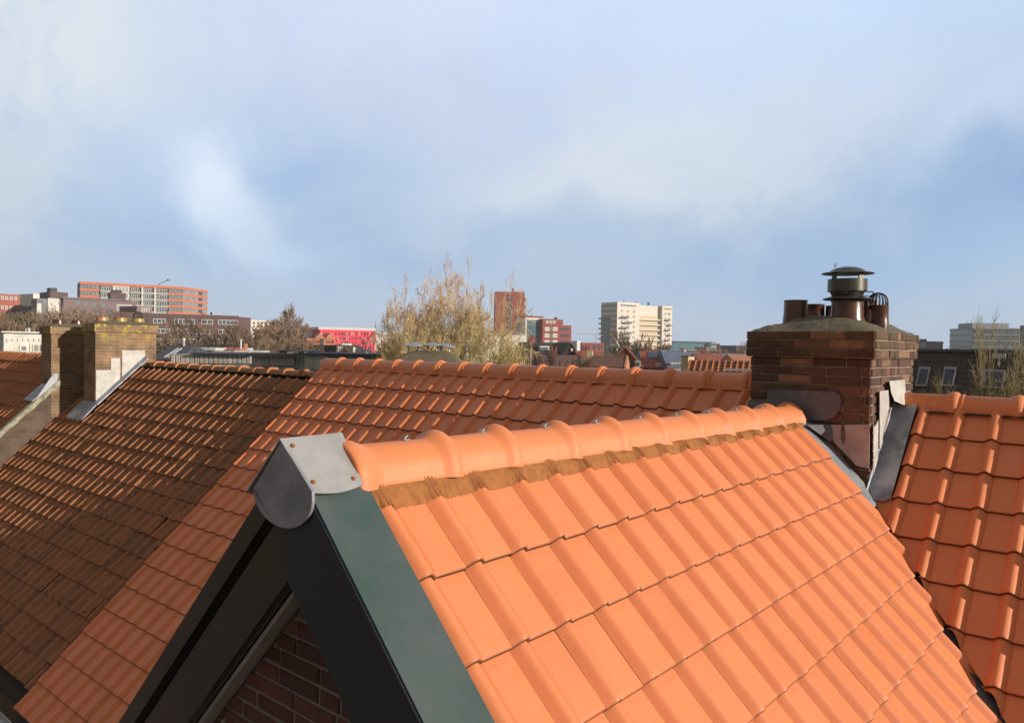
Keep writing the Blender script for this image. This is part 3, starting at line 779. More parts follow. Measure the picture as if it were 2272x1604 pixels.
# its chimney
def old_chimney(parent, x0, x1, y0, y1, zb, ztop, band, crtop, pots, moss=None):
    mb = MB(); e = .03
    mb.box((x0,y0,zb), (x1,y1,ztop-band)); mb.box((x0-e,y0-e,ztop-band), (x1+e,y1+e,ztop))
    ch = mb.build('chimney', 'obrick', parent)
    c_ = crown(parent, x0-e-.005, x1+e+.005, y0-e-.005, y1+e+.005, ztop, crtop, .22, seed=4, amp=.006); c_.parent = ch
    for (x, y, r, zz0, zz1, mt) in pots:
        q = pot(parent, x, y, zz0, zz1, r, mt); q.parent = ch
    return ch
ch2 = old_chimney(old, 6.325, 7.54, 16.30, 16.87, -1.3, .325, .155, .40, [(6.56,16.58,.12,.40,.475,'potr'), (6.92,16.58,.125,.40,.48,'potr'), (7.28,16.58,.125,.40,.475,'potr')])
mb = MB()
for i in range(7):
    an = math.pi*i/7
    mb.tube([(7.28+.10*math.cos(an)*math.sin(t*math.pi/6), 16.58+.10*math.sin(an)*math.sin(t*math.pi/6), .52+.09*math.cos(t*math.pi/6)) for t in range(13)], .006, 4, cap=False)
o = mb.build('bird_guard', 'wire', old); o.parent = ch2
# stepped pale lead flashing on its sunny side
yq = 16.292
st = [(6.335,6.62,-.60), (6.62,6.80,-.36), (6.84,7.30,-.20)]
mb = MB()
for (a_, b_, zt2) in st:
    mb.prism([(a_,yq,zt2), (b_,yq,zt2), (b_,yq,zM(b_)+.02), (a_,yq,zM(a_)+.02)], (0,-.006,0))
o = mb.build('stepped_flashing', 'leadl', old); o.parent = ch2
mb = MB(); mb.prism([(6.30,yq-.03,zM(6.30)+.05), (7.30,yq-.03,zM(7.30)+.05), (7.30,yq-.17,zM(7.30)+.03), (6.30,yq-.17,zM(6.30)+.03)], (0,0,-.03))
mb.prism([(6.02,16.15,zM(6.02)+.0), (6.33,16.15,zM(6.33)+.04), (6.33,16.95,zM(6.33)+.04), (6.02,16.95,zM(6.02)+.0)], (0,0,-.03))
o = mb.build('lead_apron', 'lead', old); o.parent = ch2
# ================================================================== FAR LEFT HOUSE
fl = wthing('tiled_house', 'house with the red-brown roof and a tall brick side wall, at the far left edge', 'house', (6.55, 22, GZ))
zL = lambda x: -.885+(x-5.99)*.93; thL = math.atan(.93); sL = Vector((math.cos(thL),0,math.sin(thL)))
tile_field('roof_tiles', 'old2', fl, Vector((6.50, 29.5, zL(6.50)-.02))+sL*(-.16), aM, sL, range(0, 13), range(0, 47), .255, .315, 'old', jit=.004, seed=21, clips=[((0,17.47,0),(0,-1,0))])
pro = ridge_cap('ridge_tile', 'oldcap', fl, .465, .118, old=True, sharp=30)
y = 29.4; i = 0
while y > 18.2:
    o = pro if i == 0 else dup(pro, fl, (0,0,0))
    place_local(o, fl, (6.60, y, -.43-.10)); o.rotation_euler = (rng.gauss(0,.02), rng.gauss(0,.01), -math.pi/2); y -= .4645; i += 1
mb = MB(); mb.prism([(3.3,17.40,GZ), (3.3,17.40,zL(3.3)-.10), (6.60,17.40,zL(6.6)-.10), (9.9,17.40,zL(3.3)-.1), (9.9,17.40,GZ)], (0,12.1,0)); mb.build('wall', 'wbrick', fl)
mb = MB(); rg = random.Random(9); vs = []; n_ = 60          # uneven mortar verge
for i in range(n_+1):
    x = 3.3+(6.05-3.3)*i/n_; w_ = rg.uniform(.03,.055); t_ = rg.uniform(.05,.085)
    z = zL(x); vs += [(x,17.36-w_*.3,z-t_-.05), (x,17.35-w_*.3,z-.01+w_*.3), (x,17.42,z+.02+w_*.4), (x,17.49,z+.01)]
mb.add(vs, [(4*i+j, 4*i+4+j, 4*i+5+j, 4*i+1+j) for i in range(n_) for j in range(3)]); mb.build('verge_mortar', 'coping', fl, sharp=60)
ch1 = old_chimney(fl, 5.895, 6.95, 17.395, 17.95, -1.6, .262, .15, .34, [(6.12,17.66,.115,.33,.415,'pot'), (6.48,17.66,.115,.33,.415,'pot')])
mb = MB(); mb.prism([(5.60,17.36,zL(5.6)+.03), (5.93,17.36,-.70), (6.02,17.36,-.70), (5.99,17.36,zL(5.9)-.06)], (0,.03,0)); mb.prism([(5.55,17.37,zL(5.55)+.05), (5.90,17.37,zL(5.9)+.05), (5.90,17.9,zL(5.9)+.05), (5.55,17.9,zL(5.55)+.05)], (0,0,-.02)); o = mb.build('lead_apron', 'zincs', fl); o.parent = ch1
# ================================================================== BACKGROUND
bm_ = lambda n, a, b=None, sc_=1.5, r=.85, **k: MT.setdefault(n, simple(n, lin(a), lin(b) if b else None, sc_, r, **k))
bm_('bg_orange', (188,112,88), (176,102,78)); bm_('bg_white', (205,203,196), (180,180,176)); bm_('bg_cream', (214,207,198), (200,193,184))
bm_('bg_glassd', (62,68,74), (92,100,108), .9, .25); bm_('bg_glassl', (140,152,154), (96,108,112), .9, .25); bm_('bg_purple', (98,76,76), (84,64,66)); bm_('bg_mauve', (132,108,108), (112,94,98))
bm_('bg_red', (158,92,78), (138,78,68)); bm_('bg_redb', (136,70,62), (118,60,54)); bm_('bg_pink', (214,66,86), (204,60,80)); bm_('bg_grey', (120,124,130), (98,102,108)); bm_('bg_dgrey', (70,72,80), (56,58,66))
bm_('bg_roofd', (62,52,48), (48,42,40), 2); bm_('bg_roofr', (150,84,62), (120,66,50), 2.5); bm_('bg_roofb', (104,70,56), (84,58,48), 2.5); bm_('bg_slate', (104,116,140), (84,96,122), 2)
bm_('bg_teal', (78,118,130), (54,92,106), .8, .2); bm_('bg_green', (84,140,104), (70,120,90)); bm_('bg_tan', (178,120,92), (160,104,80)); bm_('bg_flat', (170,170,165), (140,140,138)); bm_('bg_panel', (36,42,66), (28,32,52), 3, .25)
bm_('bg_rail', (150,158,164), (120,126,132)); bm_('bg_yel', (196,182,150), (180,164,134)); bm_('bg_glassg', (120,140,130), (84,100,100), .7, .25); bm_('bg_bluewin', (44,58,92), (34,46,76), 3, .15)
bm_('bg_olive', (96,86,66), (76,70,54)); bm_('bg_bwall', (118,80,64), (96,66,54)); bm_('bg_metal', (190,196,200), (160,166,172), 2, .4)
MT['trunk_g'] = None
def treemat(name, lo, mid, hi):
    m, k, b = newmat(name); a = attr(k); v = k.n('ShaderNodeTexCoord').outputs['Object']
    cr = k.n('ShaderNodeValToRGB'); k.put(cr.inputs[0], a); e = cr.color_ramp.elements; e.new(.5)
    for q, (p, c) in zip(e, ((.05, lo), (.5, mid), (.95, hi))): q.position = p; q.color = c+(1,)
    col = k.mix(k.m('MULTIPLY', k.ramp(k.noise(v, 1.2, 4), .4, .65), .5), cr.outputs[0], tuple(x*.5 for x in mid))
    k.put(b.inputs['Base Color'], col); b.inputs['Roughness'].default_value = .9; return m
MT['bark_yellow'] = treemat('bark_yellow_green', (.42,.38,.13), (.60,.46,.26), (.62,.30,.20))
MT['bark_brown'] = treemat('bark_brown', (.13,.10,.06), (.20,.145,.09), (.27,.18,.12))
MT['bark_olive'] = treemat('bark_olive', (.14,.13,.05), (.24,.20,.09), (.28,.20,.12))
class B:
    def __init__(s, name, label, cat, pL, DL, pR, DR, ytop, depth, wall, group=None, yref=None, zbot=None, core=True, side=None):
        A = P(pL, 770, DL); Bp = P(pR, 770, DR); s.A = Vector((A.x, A.y)); d = Vector((Bp.x-A.x, Bp.y-A.y)); s.W = d.length; s.d = d.normalized()
        s.h = P(yref[0] if yref else pL, ytop, DL).z-GZ
        s.o = thing(name, label, cat, (A.x, A.y, GZ), math.atan2(d.y, d.x), group); s.depth = depth
        if core:
            mb = MB(); mb.box((0,0,0), (s.W, depth, s.h)); mb.build('wall', wall, s.o)
    def u(s, px):
        q = P(px, 770, 100); r = Vector((q.x, q.y)); n = Vector((-s.d.y, s.d.x)); t = n.dot(s.A)/n.dot(r); return (r*t-s.A).dot(s.d)
    def z(s, px, py):
        q = P(px, py, 100); r = Vector((q.x, q.y)); n = Vector((-s.d.y, s.d.x)); t = n.dot(s.A)/n.dot(r); return q.z*t-GZ
    def bx(s, name, mat, a, b):
        mb = MB(); mb.box(a, b); return mb.build(name, mat, s.o)
    def rect(s, name, mat, p0, p1, y0, y1, out=.05, inn=0.0):     # pixel rectangle on the facade
        u0_, u1_ = s.u(p0), s.u(p1); pm = (p0+p1)/2
        return s.bx(name, mat, (min(u0_,u1_), -out, s.z(pm, y1)), (max(u0_,u1_), .02+inn, s.z(pm, y0)))
    def win(s, p0, p1, y0, y1, n=1, frame='bg_white', glass='bg_glassd', t=.12, out=.08):
        u0_, u1_ = s.u(p0), s.u(p1); pm = (p0+p1)/2; za, zb_ = s.z(pm, y1), s.z(pm, y0)
        s.winm(u0_, u1_, za, zb_, n, frame, glass, t, out)
    def winm(s, u0_, u1_, za, zb_, n=1, frame='bg_white', glass='bg_glassd', t=.12, out=.08):
        key = (round(u1_-u0_, 1), round(zb_-za, 1), n, frame, glass, t)
        c = B.cache.get(key)
        if c is None:
            w_, h_ = u1_-u0_, zb_-za; mb = MB()
            mb.box((0,-out*.3,0), (w_,.02,h_), 1)
            mb.box((0,-out,0), (w_,-out*.29,t)); mb.box((0,-out,h_-t), (w_,-out*.29,h_)); mb.box((0,-out,t), (t,-out*.29,h_-t)); mb.box((w_-t,-out,t), (w_,-out*.29,h_-t))
            for i in range(1, n):
                x = w_*i/n; mb.box((x-t/2,-out,t), (x+t/2,-out*.29,h_-t))
            c = mb.build('window', [frame, glass], s.o, local=True); B.cache[key] = c; c.location = (u0_, 0, za)
        else:
            c2 = c.copy(); C.objects.link(c2); c2.parent = s.o; c2.location = (u0_, 0, za)
B.cache = {}
def hroof(b, rise, mat, over=.3, ridge_y=None, name='roof', hip=0):     # ridge along the facade
    ry = b.depth/2 if ridge_y is None else ridge_y
    mb = MB(); z0, z1 = b.h-.02, b.h+rise; W = b.W; e = over
    p = [(-e,-e,z0), (W+e,-e,z0), (W+e-hip,ry,z1), (-e+hip,ry,z1)]; q = [(W+e,b.depth+e,z0), (-e,b.depth+e,z0), (-e+hip,ry,z1), (W+e-hip,ry,z1)]
    vs = p+q[:2]; mb.add(vs, [(0,1,2,3), (4,5,3,2), (0,3,5), (1,4,2), (0,5,4,1)])
    return mb.build(name, mat, b.o, sharp=10)
def groof(b, rise, mat, wall, over=.2, name='roof'):                # gable faces the viewer
    W = b.W; z0, z1 = b.h, b.h+rise
    mb = MB(); mb.prism([(0,0,z0-.01), (W,0,z0-.01), (W/2,0,z1)], (0,b.depth,0)); mb.build('gable', wall, b.o)
    for sg in (0, 1):
        x0 = -over if sg == 0 else W+over; z0_ = z0-over*rise/(W/2)
        mb = MB(); mb.prism([(x0,-.15,z0_+.03), (W/2,-.15,z1+.03), (W/2,b.depth,z1+.03), (x0,b.depth,z0_+.03)], (0,0,.18)); mb.build(name, mat, b.o)
def chim(b, u, y, w_, h_, z0, mat='bg_bwall', pots=2):
    mb = MB(); mb.box((u,y,z0), (u+w_,y+w_*.7,z0+h_)); mb.box((u-.05,y-.05,z0+h_), (u+w_+.05,y+w_*.7+.05,z0+h_+.12))
    c = mb.build('chimney', mat, b.o)
    mb = MB()
    for i in range(pots): mb.lathe([(.13,z0+h_+.1), (.12,z0+h_+.38), (.09,z0+h_+.38)], (u+w_*(i+.5)/pots, y+w_*.35, 0), 10)
    o = mb.build('chimney_pot', 'bg_redb', b.o); o.parent = c
# --- trees
def gen_tree(seed, H, spread, depth=6, stems=1, up=.5, r0=.16, rmin=.012, first=.25, nchild=(2,4), sides=4, droop=0.0, wig=.12, cap=26000, dec=(.66,.88)):
    rg = random.Random(seed); mt = MB(); mc = MB(); cnt = [0]
    queue = []
    def br(p, d, ln, r, lv):
        pts = [p]; q = p.copy(); dd = d.copy(); ns = 3 if lv < 4 else 2
        for i in range(ns):
            dd = (dd+Vector((rg.gauss(0,wig), rg.gauss(0,wig), rg.gauss(0,wig)+.05*up-droop*lv*.02))).normalized(); q = q+dd*ln/ns; pts.append(q.copy())
        rad = [max(rmin, r*(1-.45*i/ns)) for i in range(ns+1)]
        tgt = mt if lv < 2 else mc
        hh = min(1, max(0, q.z/H)); val = min(1, max(0, .25*lv/depth*2+.7*(hh-.55)/.45+rg.uniform(-.08,.08)))
        tgt.tube(pts, rad, sides if lv < 3 else 3, cap=False, r=val)
        if lv >= depth or ln < .12: return
        k = rg.randint(*nchild) if lv < 5 else nchild[1]
        for i in range(k):
            f = rg.uniform(.35, 1.0) if i else 1.0
            idx = min(ns-1, int(f*ns)); pp = pts[idx].lerp(pts[idx+1], f*ns-idx) if f < 1 else pts[-1]
            an = rg.uniform(0, 2*math.pi); sp_ = rg.uniform(.35, .85)*spread*(1 if i else .4)
            o1 = dd.orthogonal().normalized(); o2 = dd.cross(o1)
            nd = (dd+(o1*math.cos(an)+o2*math.sin(an))*sp_+Vector((0,0,up*.25))).normalized()
            queue.append((pp, nd, ln*rg.uniform(*dec), max(rmin, rad[idx]*rg.uniform(.45, .7)), lv+1))
    for s_ in range(stems):
        an = rg.uniform(0, 6.28); d0 = Vector((math.cos(an)*.28*(stems > 1), math.sin(an)*.28*(stems > 1), 1)).normalized()
        queue.append((Vector((math.cos(an)*.3*(stems > 1), math.sin(an)*.3*(stems > 1), 0)), d0, H*first, r0, 0))
    qi = 0
    while qi < len(queue) and qi < cap: br(*queue[qi]); qi += 1
    # normalise the height
    zz_ = sorted(v[2] for v in mc.v); f = H/zz_[int(len(zz_)*.996)]
    for m_ in (mt, mc): m_.v = [(v[0]*f, v[1]*f, v[2]*f) for v in m_.v]
    return mt, mc
def tree(name, label, px, D, ytop, seed, mat, group=None, wscale=1.0, rad=None, **kw):
    top = P(px, ytop, D); H = top.z-GZ; o = thing(name, label, 'tree', (top.x, top.y, GZ), 0, group)
    mt, mc = gen_tree(seed, H, **kw)
    if rad:
        rs_ = sorted(math.hypot(v[0], v[1]) for v in mc.v); wscale = rad/rs_[int(len(rs_)*.975)]
    if wscale != 1.0:
        for m_ in (mt, mc): m_.v = [(v[0]*wscale, v[1]*wscale, v[2]) for v in m_.v]
    mt.build('trunk', mat, o); mc.build('crown', mat, o); return o
TR = []
def tree_copy(i, name, label, px, D, ytop, ws, rz, group, mat=None):
    top = P(px, ytop, D); H = top.z-GZ; src = TR[i]; c = src.copy(); C.objects.link(c)
    tag(c, label, 'tree', group); c.location = (top.x, top.y, GZ); k = H/10.0; c.scale = (k*ws, k*ws, k); c.rotation_euler = (0,0,rz)
    for ch in src.children:
        d = ch.copy(); C.objects.link(d); d.parent = c
        if mat: 
            pass
    return c
# ---- the long orange and white block on the left horizon
b = B('apartment_block', 'long orange and white apartment block with balconies, tallest on the left skyline', 'building', 176, 300, 403, 320, 625, 16, 'bg_dgrey')
fh = 2.58; nf = 11; Wd = b.W
def band(b, nm, mat, p0, p1, za, zb_, out=.25): return b.bx(nm, mat, (b.u(p0), -out, za), (b.u(p1), .02, zb_))
band(b, 'parapet', 'bg_orange', 176, 403, b.h-1.05, b.h+.05, .3)
for i in range(nf):
    zt_ = b.h-1.05-i*fh; zb_ = zt_-fh
    if zb_ < 0: break
    for p0, p1 in ((176, 220), (373, 403)):
        band(b, 'spandrel', 'bg_orange', p0, p1, zb_, zb_+1.1); b.winm(b.u(p0)+.1, b.u(p1)-.1, zb_+1.1, zt_, 5, 'bg_glassd', 'bg_glassl', .15, .12)
    for p0, p1 in ((220, 249), (286, 313), (315, 341), (343, 373)):
        b.bx('balcony', 'bg_cream', (b.u(p0)+.1, -.9, zb_-.05), (b.u(p1)-.1, -.02, zb_+.12)); b.bx('railing', 'bg_rail', (b.u(p0)+.2, -.92, zb_+.12), (b.u(p1)-.2, -.88, zb_+.75))
        b.winm(b.u(p0)+.6, b.u(p1)-.6, zb_+.2, zt_-.35, 4, 'bg_white', 'bg_glassd', .16, .06)
    band(b, 'panel', 'bg_white', 249, 286, zb_, zt_, .3)
    for p0 in (256, 264, 272, 279): b.winm(b.u(p0), b.u(p0+3), zb_+.5, zt_-.3, 1, 'bg_glassd', 'bg_glassd', .1, .42)
for p0 in (313, 341): b.bx('pier', 'bg_white', (b.u(p0)-.1, -1.0, 0), (b.u(p0)+.55, -.02, b.h-1.05))
b2 = None
A2 = P(403,770,320); 
e_dir = P(460,637,339)
q0 = Vector((b.W, 0)); wx = Vector((e_dir.x, e_dir.y))-b.A; lx = wx.dot(b.d); ly = wx.dot(Vector((-b.d.y, b.d.x)))
dvv = Vector((lx-b.W, ly)); wl = dvv.length; dvv.normalize(); nn2 = Vector((dvv.y, -dvv.x))
def wing(mb, s0, s1, z0, z1, out): mb.hexa((b.W+dvv.x*s0+nn2.x*out, dvv.y*s0+nn2.y*out, z0), (dvv.x*(s1-s0), dvv.y*(s1-s0), 0), (-nn2.x*(out+14 if out < .1 else .5), -nn2.y*(out+14 if out < .1 else .5), 0), (0,0,z1-z0))
mb = MB(); wing(mb, 0, wl, 0, b.h, .0); mb.build('wing', 'bg_dgrey', b.o)
for i in range(nf):
    zt_ = b.h-1.05-i*fh; zb_ = zt_-fh
    if zb_ < 0: break
    mb = MB(); wing(mb, -.2, wl+.2, zb_, zb_+1.15, .25); mb.build('spandrel', 'bg_orange', b.o)
    mb = MB(); wing(mb, .1, wl*.62, zb_+1.15, zt_, .12); mb.build('window', 'bg_glassl', b.o)
    mb = MB(); wing(mb, wl*.78, wl-.2, zb_+1.15, zt_, .12); mb.build('window', 'bg_glassl', b.o)
mb = MB(); wing(mb, -.2, wl+.2, b.h-1.05, b.h+.05, .3); mb.build('parapet', 'bg_orange', b.o)
# window cleaning crane on its roof
q = P(352, 629, 318); cr_o = thing('roof_crane', 'thin grey crane arm standing on the roof of the long orange block', 'crane', (q.x, q.y, b.h+GZ)); e1 = P(374, 621, 318)-Vector(cr_o.location)
mb = MB(); mb.tube([(0,0,0), (0,0,1.0)], .18, 6); mb.tube([(0,0,.9), e1], .14, 6); mb.build('crane_arm', 'bg_grey', cr_o); mb = MB(); mb.box((e1.x-.5,e1.y-.4,e1.z-.5), (e1.x+.5,e1.y+.4,e1.z+.3)); mb.build('bucket', 'bg_grey', cr_o)
# ---- far left cluster
b = B('apartment_block', 'red brick block with white square windows, at the far left edge', 'building', -60, 233, 44, 243, 650, 6, 'bg_red', yref=(44,))
for i in range(5):
    for p0 in (-40,-29,-18,-7,2,11,21,31): b.winm(b.u(p0), b.u(p0+6), b.z(10, 665)-i*3.0*1.0-.0, b.z(10, 657)-i*3.0, 1, 'bg_white', 'bg_glassl')
b = B('apartment_block', 'low dark block with pale balconies, right of the red brick block', 'building', 48, 235, 84, 238, 676, 10, 'bg_dgrey')
for i in range(2):
    for p0 in (50, 59, 68, 76): b.win(p0, p0+6, 679+i*9, 684+i*9, 1, 'bg_glassl', 'bg_glassl')
b = B('apartment_block', 'pale cream block behind the white-panelled one', 'building', 73, 280, 103, 284, 652, 12, 'bg_cream')
b = B('apartment_block', 'small white-panelled block in front of the dark brown stair tower', 'building', 81, 227, 140, 232, 662, 6, 'bg_grey')
b.rect('panel', 'bg_white', 81, 91, 673, 695, .2); b.rect('panel', 'bg_white', 105, 130, 662, 695, .3); b.rect('window', 'bg_glassd', 92, 104, 664, 695, .1)
b = B('stair_tower', 'dark brown tower with a small box on top, left of the long orange block', 'building', 110, 262, 150, 266, 647, 12, 'bg_purple')
b.bx('lift_house', 'bg_dgrey', (b.u(113), 1, b.h), (b.u(128), 5, b.h+1.4)); 
for i in range(3): b.rect('recess', 'bg_dgrey', 136, 144, 656+i*9, 660+i*9, .06)
# ---- grey mauve stepped building in front of the long block
b = B('terraced_block', 'grey-mauve stepped block below the long orange block', 'building', 140, 208, 300, 218, 662, 9, 'bg_mauve')
b.bx('roof', 'bg_grey', (-.3, -.3, b.h), (b.W*.95, 9.3, b.h+.35)); b.bx('penthouse', 'bg_purple', (b.u(246), 1.5, b.h-.1), (b.u(280), 7, b.h+2.3)); b.bx('penthouse_roof', 'bg_dgrey', (b.u(251), 2, b.h+2.3), (b.u(272), 6, b.h+3.1))
for p0 in (166, 184, 202, 222): b.win(p0, p0+13, 668+(p0-166)*.10, 677+(p0-166)*.10, 3, 'bg_grey', 'bg_glassl')
b.win(258, 292, 676, 690, 6, 'bg_white', 'bg_glassd', .25); 
for p0 in (150, 175, 205, 235): b.win(p0, p0+15, 686, 694, 3, 'bg_grey', 'bg_glassd')
b = B('terraced_block', 'small mauve cube-shaped house between the orange block and the purple-brown block', 'building', 303, 198, 336, 201, 679, 10, 'bg_mauve')
b.win(313, 331, 684, 692, 3, 'bg_white', 'bg_glassl')
# ---- purple brown block
b = B('apartment_block', 'dark purple-brown brick block with rows of pale windows, behind the left chimneys', 'building', 250, 170, 528, 181, 694, 14, 'bg_purple')
b.bx('coping', 'bg_mauve', (-.1,-.12,b.h), (b.W+.1,14.1,b.h+.18))
W3 = [((268,292),(707,718)),((339,367),(707,718)),((386,432),(708,720)),((446,472),(709,720)),((483,528),(710,721)),
      ((345,377),(729,740)),((392,417),(730,740)),((432,466),(731,742)),((483,504),(731,742)),((300,330),(729,740)),
      ((345,358),(751,761)),((372,400),(752,762)),((420,447),(752,762)),((467,512),(752,763))]
for (a_, c_) in W3: b.win(a_[0], a_[1], c_[0], c_[1], max(2, int((a_[1]-a_[0])/9)), 'bg_metal', 'bg_glassd', .16, .12)
mb = MB(); mb.lathe([(.25,b.h), (.25,b.h+.9), (.0,b.h+1.0)], (b.u(470),3,0), 8); mb.build('flue', 'bg_dgrey', b.o)
b = B('apartment_block', 'purple-brown end wing right of the purple-brown block, half hidden by a bare tree', 'building', 529, 182, 556, 188, 703, 8, 'bg_purple')
b = B('apartment_block', 'white block with a brown end wall, behind the bare tree in the left middle', 'building', 556, 215, 611, 219, 710, 12, 'bg_cream')
b.bx('end_wall', 'bg_olive', (b.W,-.1,0), (b.W+1.4,12,b.h-.3))
for i in range(3):
    for p0 in (561,570,579,588,597,604): b.win(p0, p0+4, 714+i*8, 719+i*8, 1, 'bg_olive', 'bg_glassd')
# ---- wide brown roofs and brick gabled block
b = B('school_building', 'long low building with a wide dull brown roof, left of the brick twin-gabled block', 'building', 566, 155, 690, 158, 762, 14, 'bg_olive')
hroof(b, 2.9, 'bg_olive', .4); chim(b, b.u(677), 7, .8, 1.6, b.h+2.4, 'bg_redb', 1); chim(b, b.u(668), 7, .6, 1.0, b.h+2.5, 'bg_redb', 1)
b = B('brick_block', 'orange-brown brick block with two pointed gables and a dark stair slot', 'building', 680, 140, 743, 143, 750, 9, 'bg_tan')
b.bx('roof', 'bg_dgrey', (0, 2.0, b.h), (b.W, 9, b.h+.7))
for p0, p1 in ((700, 721), (723, 742)):
    mb = MB(); mb.prism([(b.u(p0),-.1,b.h-.05), (b.u(p1),-.1,b.h-.05), (b.u(p1),-.1,b.h+.1), (b.u((p0+p1)/2-1),-.1,b.z(p0, 739)), (b.u(p0),-.1,b.h+.2)], (0,2.2,0)); mb.build('gable', 'bg_tan', b.o)
b.rect('stair_slot', 'bg_dgrey', 710, 717, 752, 785, .14)
for p0 in (682,687,692,697,702,706,724,729,734,738):
    for i in range(3): b.win(p0, p0+2.6, 755+i*10, 762+i*10, 1, 'bg_redb', 'bg_bwall', .1, .1)
b = B('apartment_block', 'bright pink-red block with scattered small windows, in the middle distance', 'building', 709, 195, 832, 202, 731, 14, 'bg_pink')
b.bx('roof', 'bg_metal', (-.2,.5,b.h), (b.W+.2,13.5,b.h+.7))
rg = random.Random(4)
for i in range(4):
    p0 = 712+i*2
    while p0 < 828:
        if i < 2 or p0 > 750:
            b.win(p0, p0+rg.choice((1.6,2.2,3.4)), 738+i*10+rg.uniform(-1.2,1.2), 743.5+i*10, 1, 'bg_dgrey' if rg.random() < .7 else 'bg_white', 'bg_glassd', .08, .06)
        p0 += rg.uniform(4, 7.5)
b.rect('lower_floor', 'bg_redb', 745, 800, 764, 790, .3)
b = B('low_building', 'low dark building with white-framed window, in front of the pink-red block', 'building', 746, 120, 800, 123, 766, 8, 'bg_roofd')
b.win(749, 760, 769, 780, 2); b.rect('sign_panel', 'bg_white', 783, 789, 770, 783, .1); b.rect('roof_edge', 'bg_metal', 757, 779, 762, 766, .2)
b = B('low_building', 'long pale flat-roofed building seen through the large bare tree', 'building', 832, 230, 1166, 240, 737, 12, 'bg_cream')
for p0 in range(840, 1160, 12): b.win(p0, p0+7, 742, 747, 2, 'bg_cream', 'bg_glassl')
# ---- brick tower
b = B('apartment_tower', 'tall plain red brick tower with one vertical window strip, behind the large bare tree', 'building', 1097, 298, 1162, 298.6, 647, 14, 'bg_red')
b.rect('window_strip', 'bg_grey', 1125, 1132, 650, 745, .1)
for i in range(9): b.rect('window', 'bg_glassd', 1125.5, 1131.5, 652+i*10.5, 658+i*10.5, .16)
b.bx('balcony_stack', 'bg_white', (b.W, 1, 2), (b.W+.5, 13, b.h-1.5))
for i in range(9): b.bx('balcony', 'bg_white', (b.W+.3, .2, b.h-3-i*3), (b.W+1.1, 8, b.h-2-i*3))
b.bx('roof_box', 'bg_metal', (b.u(1138), 3, b.h), (b.u(1160), 9, b.h+.9)); b.bx('flue', 'bg_redb', (b.u(1135), 3, b.h), (b.u(1138), 4, b.h+1.6))
b = B('stair_tower', 'teal glass stair hall in a cream frame, right of the tall brick tower', 'building', 1165, 250, 1203, 252, 704, 10, 'bg_cream')
b.bx('roof', 'bg_redb', (-.1,-.2,b.h), (b.W+.2,10,b.h+.5)); b.rect('glass_wall', 'bg_teal', 1168.5, 1198, 710, 768, .1)
for i in range(1, 6): b.rect('glazing_bar', 'bg_grey', 1168+i*5, 1168.6+i*5, 710, 768, .16)
for i in range(6): b.rect('glazing_bar', 'bg_grey', 1168.5, 1198, 712+i*9, 712.7+i*9, .15)
b = B('apartment_block', 'red brick flats with white window bays, right of the teal glass stair hall', 'building', 1203, 250, 1267, 256, 720, 11, 'bg_redb')
b.bx('upper_floor', 'bg_redb', (0, .0, b.h), (b.u(1248), 9, b.z(1225, 708)));
for p0 in (1210, 1218, 1226): b.win(p0, p0+6, 711.5, 717.5, 1, 'bg_cream', 'bg_glassl')
for i in range(3):
    b.win(1208, 1218, 726+i*14.5, 734.5+i*14.5, 2, 'bg_white', 'bg_glassd', .35); b.win(1226, 1236, 726+i*14.5, 734.5+i*14.5, 2, 'bg_white', 'bg_glassd', .35); b.rect('window', 'bg_glassd', 1218.5, 1225.5, 726+i*14.5, 734.5+i*14.5, .1)
    b.rect('balcony_recess', 'bg_dgrey', 1242, 1262, 727+i*14.5, 733+i*14.5, .1)
b.bx('roof_vent', 'bg_dgrey', (b.u(1240), 2, b.z(1225, 708)), (b.u(1243), 3, b.z(1225, 703)))
# ---- dark slate row in front
b = B('row_house', 'house with dark roof, white box dormer and solar panels, below the red brick flats', 'house', 1168, 95, 1236, 95.6, 790, 9, 'bg_bwall')
hroof(b, 1.75, 'bg_roofd', .2)
b.bx('dormer', 'bg_white', (b.u(1203), 1.2, b.h+.5), (b.u(1223.5), 4, b.z(1213, 767.5))); 
mb = MB(); 
for i in range(4): mb.box((b.u(1205)+i*.24, 1.12, b.z(1213,776)), (b.u(1205)+i*.24+.18, 1.19, b.z(1213,771)))
mb.build('dormer_window', 'bg_glassl', b.o)
mb = MB(); mb.prism([(b.u(1200),.1,b.h+.32), (b.u(1232),.1,b.h+.32), (b.u(1228),1.6,b.h+.92), (b.u(1204),1.6,b.h+.92)], (0,0,-.06)); mb.build('solar_panel', 'bg_panel', b.o)
chim(b, b.u(1186), 4, .8, .7, b.h+1.6, 'bg_redb')
b = B('row_house', 'dark pointed gable house with a small white window, right of the white box dormer', 'house', 1248, 96, 1284, 96.4, 790, 10, 'bg_roofd')
groof(b, 1.5, 'bg_roofd', 'bg_roofd'); b.rect('window', 'bg_white', 1266, 1270, 773, 779, .2)
b = B('row_house', 'house with plain dark roof between the white dormer and the pointed gable', 'house', 1228, 101, 1256, 102, 790, 9, 'bg_bwall'); hroof(b, 1.7, 'bg_roofd', .1)
b = B('brick_block', 'dark red brick block with arched openings, left of the cream tower', 'building', 1291, 210, 1340, 214, 760, 12, 'bg_redb')
b.bx('stair_shaft', 'bg_metal', (-1.4,.4,0), (-.02,3,b.h+.4))
for p0, w_ in ((1298,3),(1306,3),(1316,8),(1328,3),(1334,3)): b.rect('window', 'bg_dgrey', p0, p0+w_, 765, 775, .1); b.rect('window', 'bg_dgrey', p0, p0+w_, 780, 786, .1)
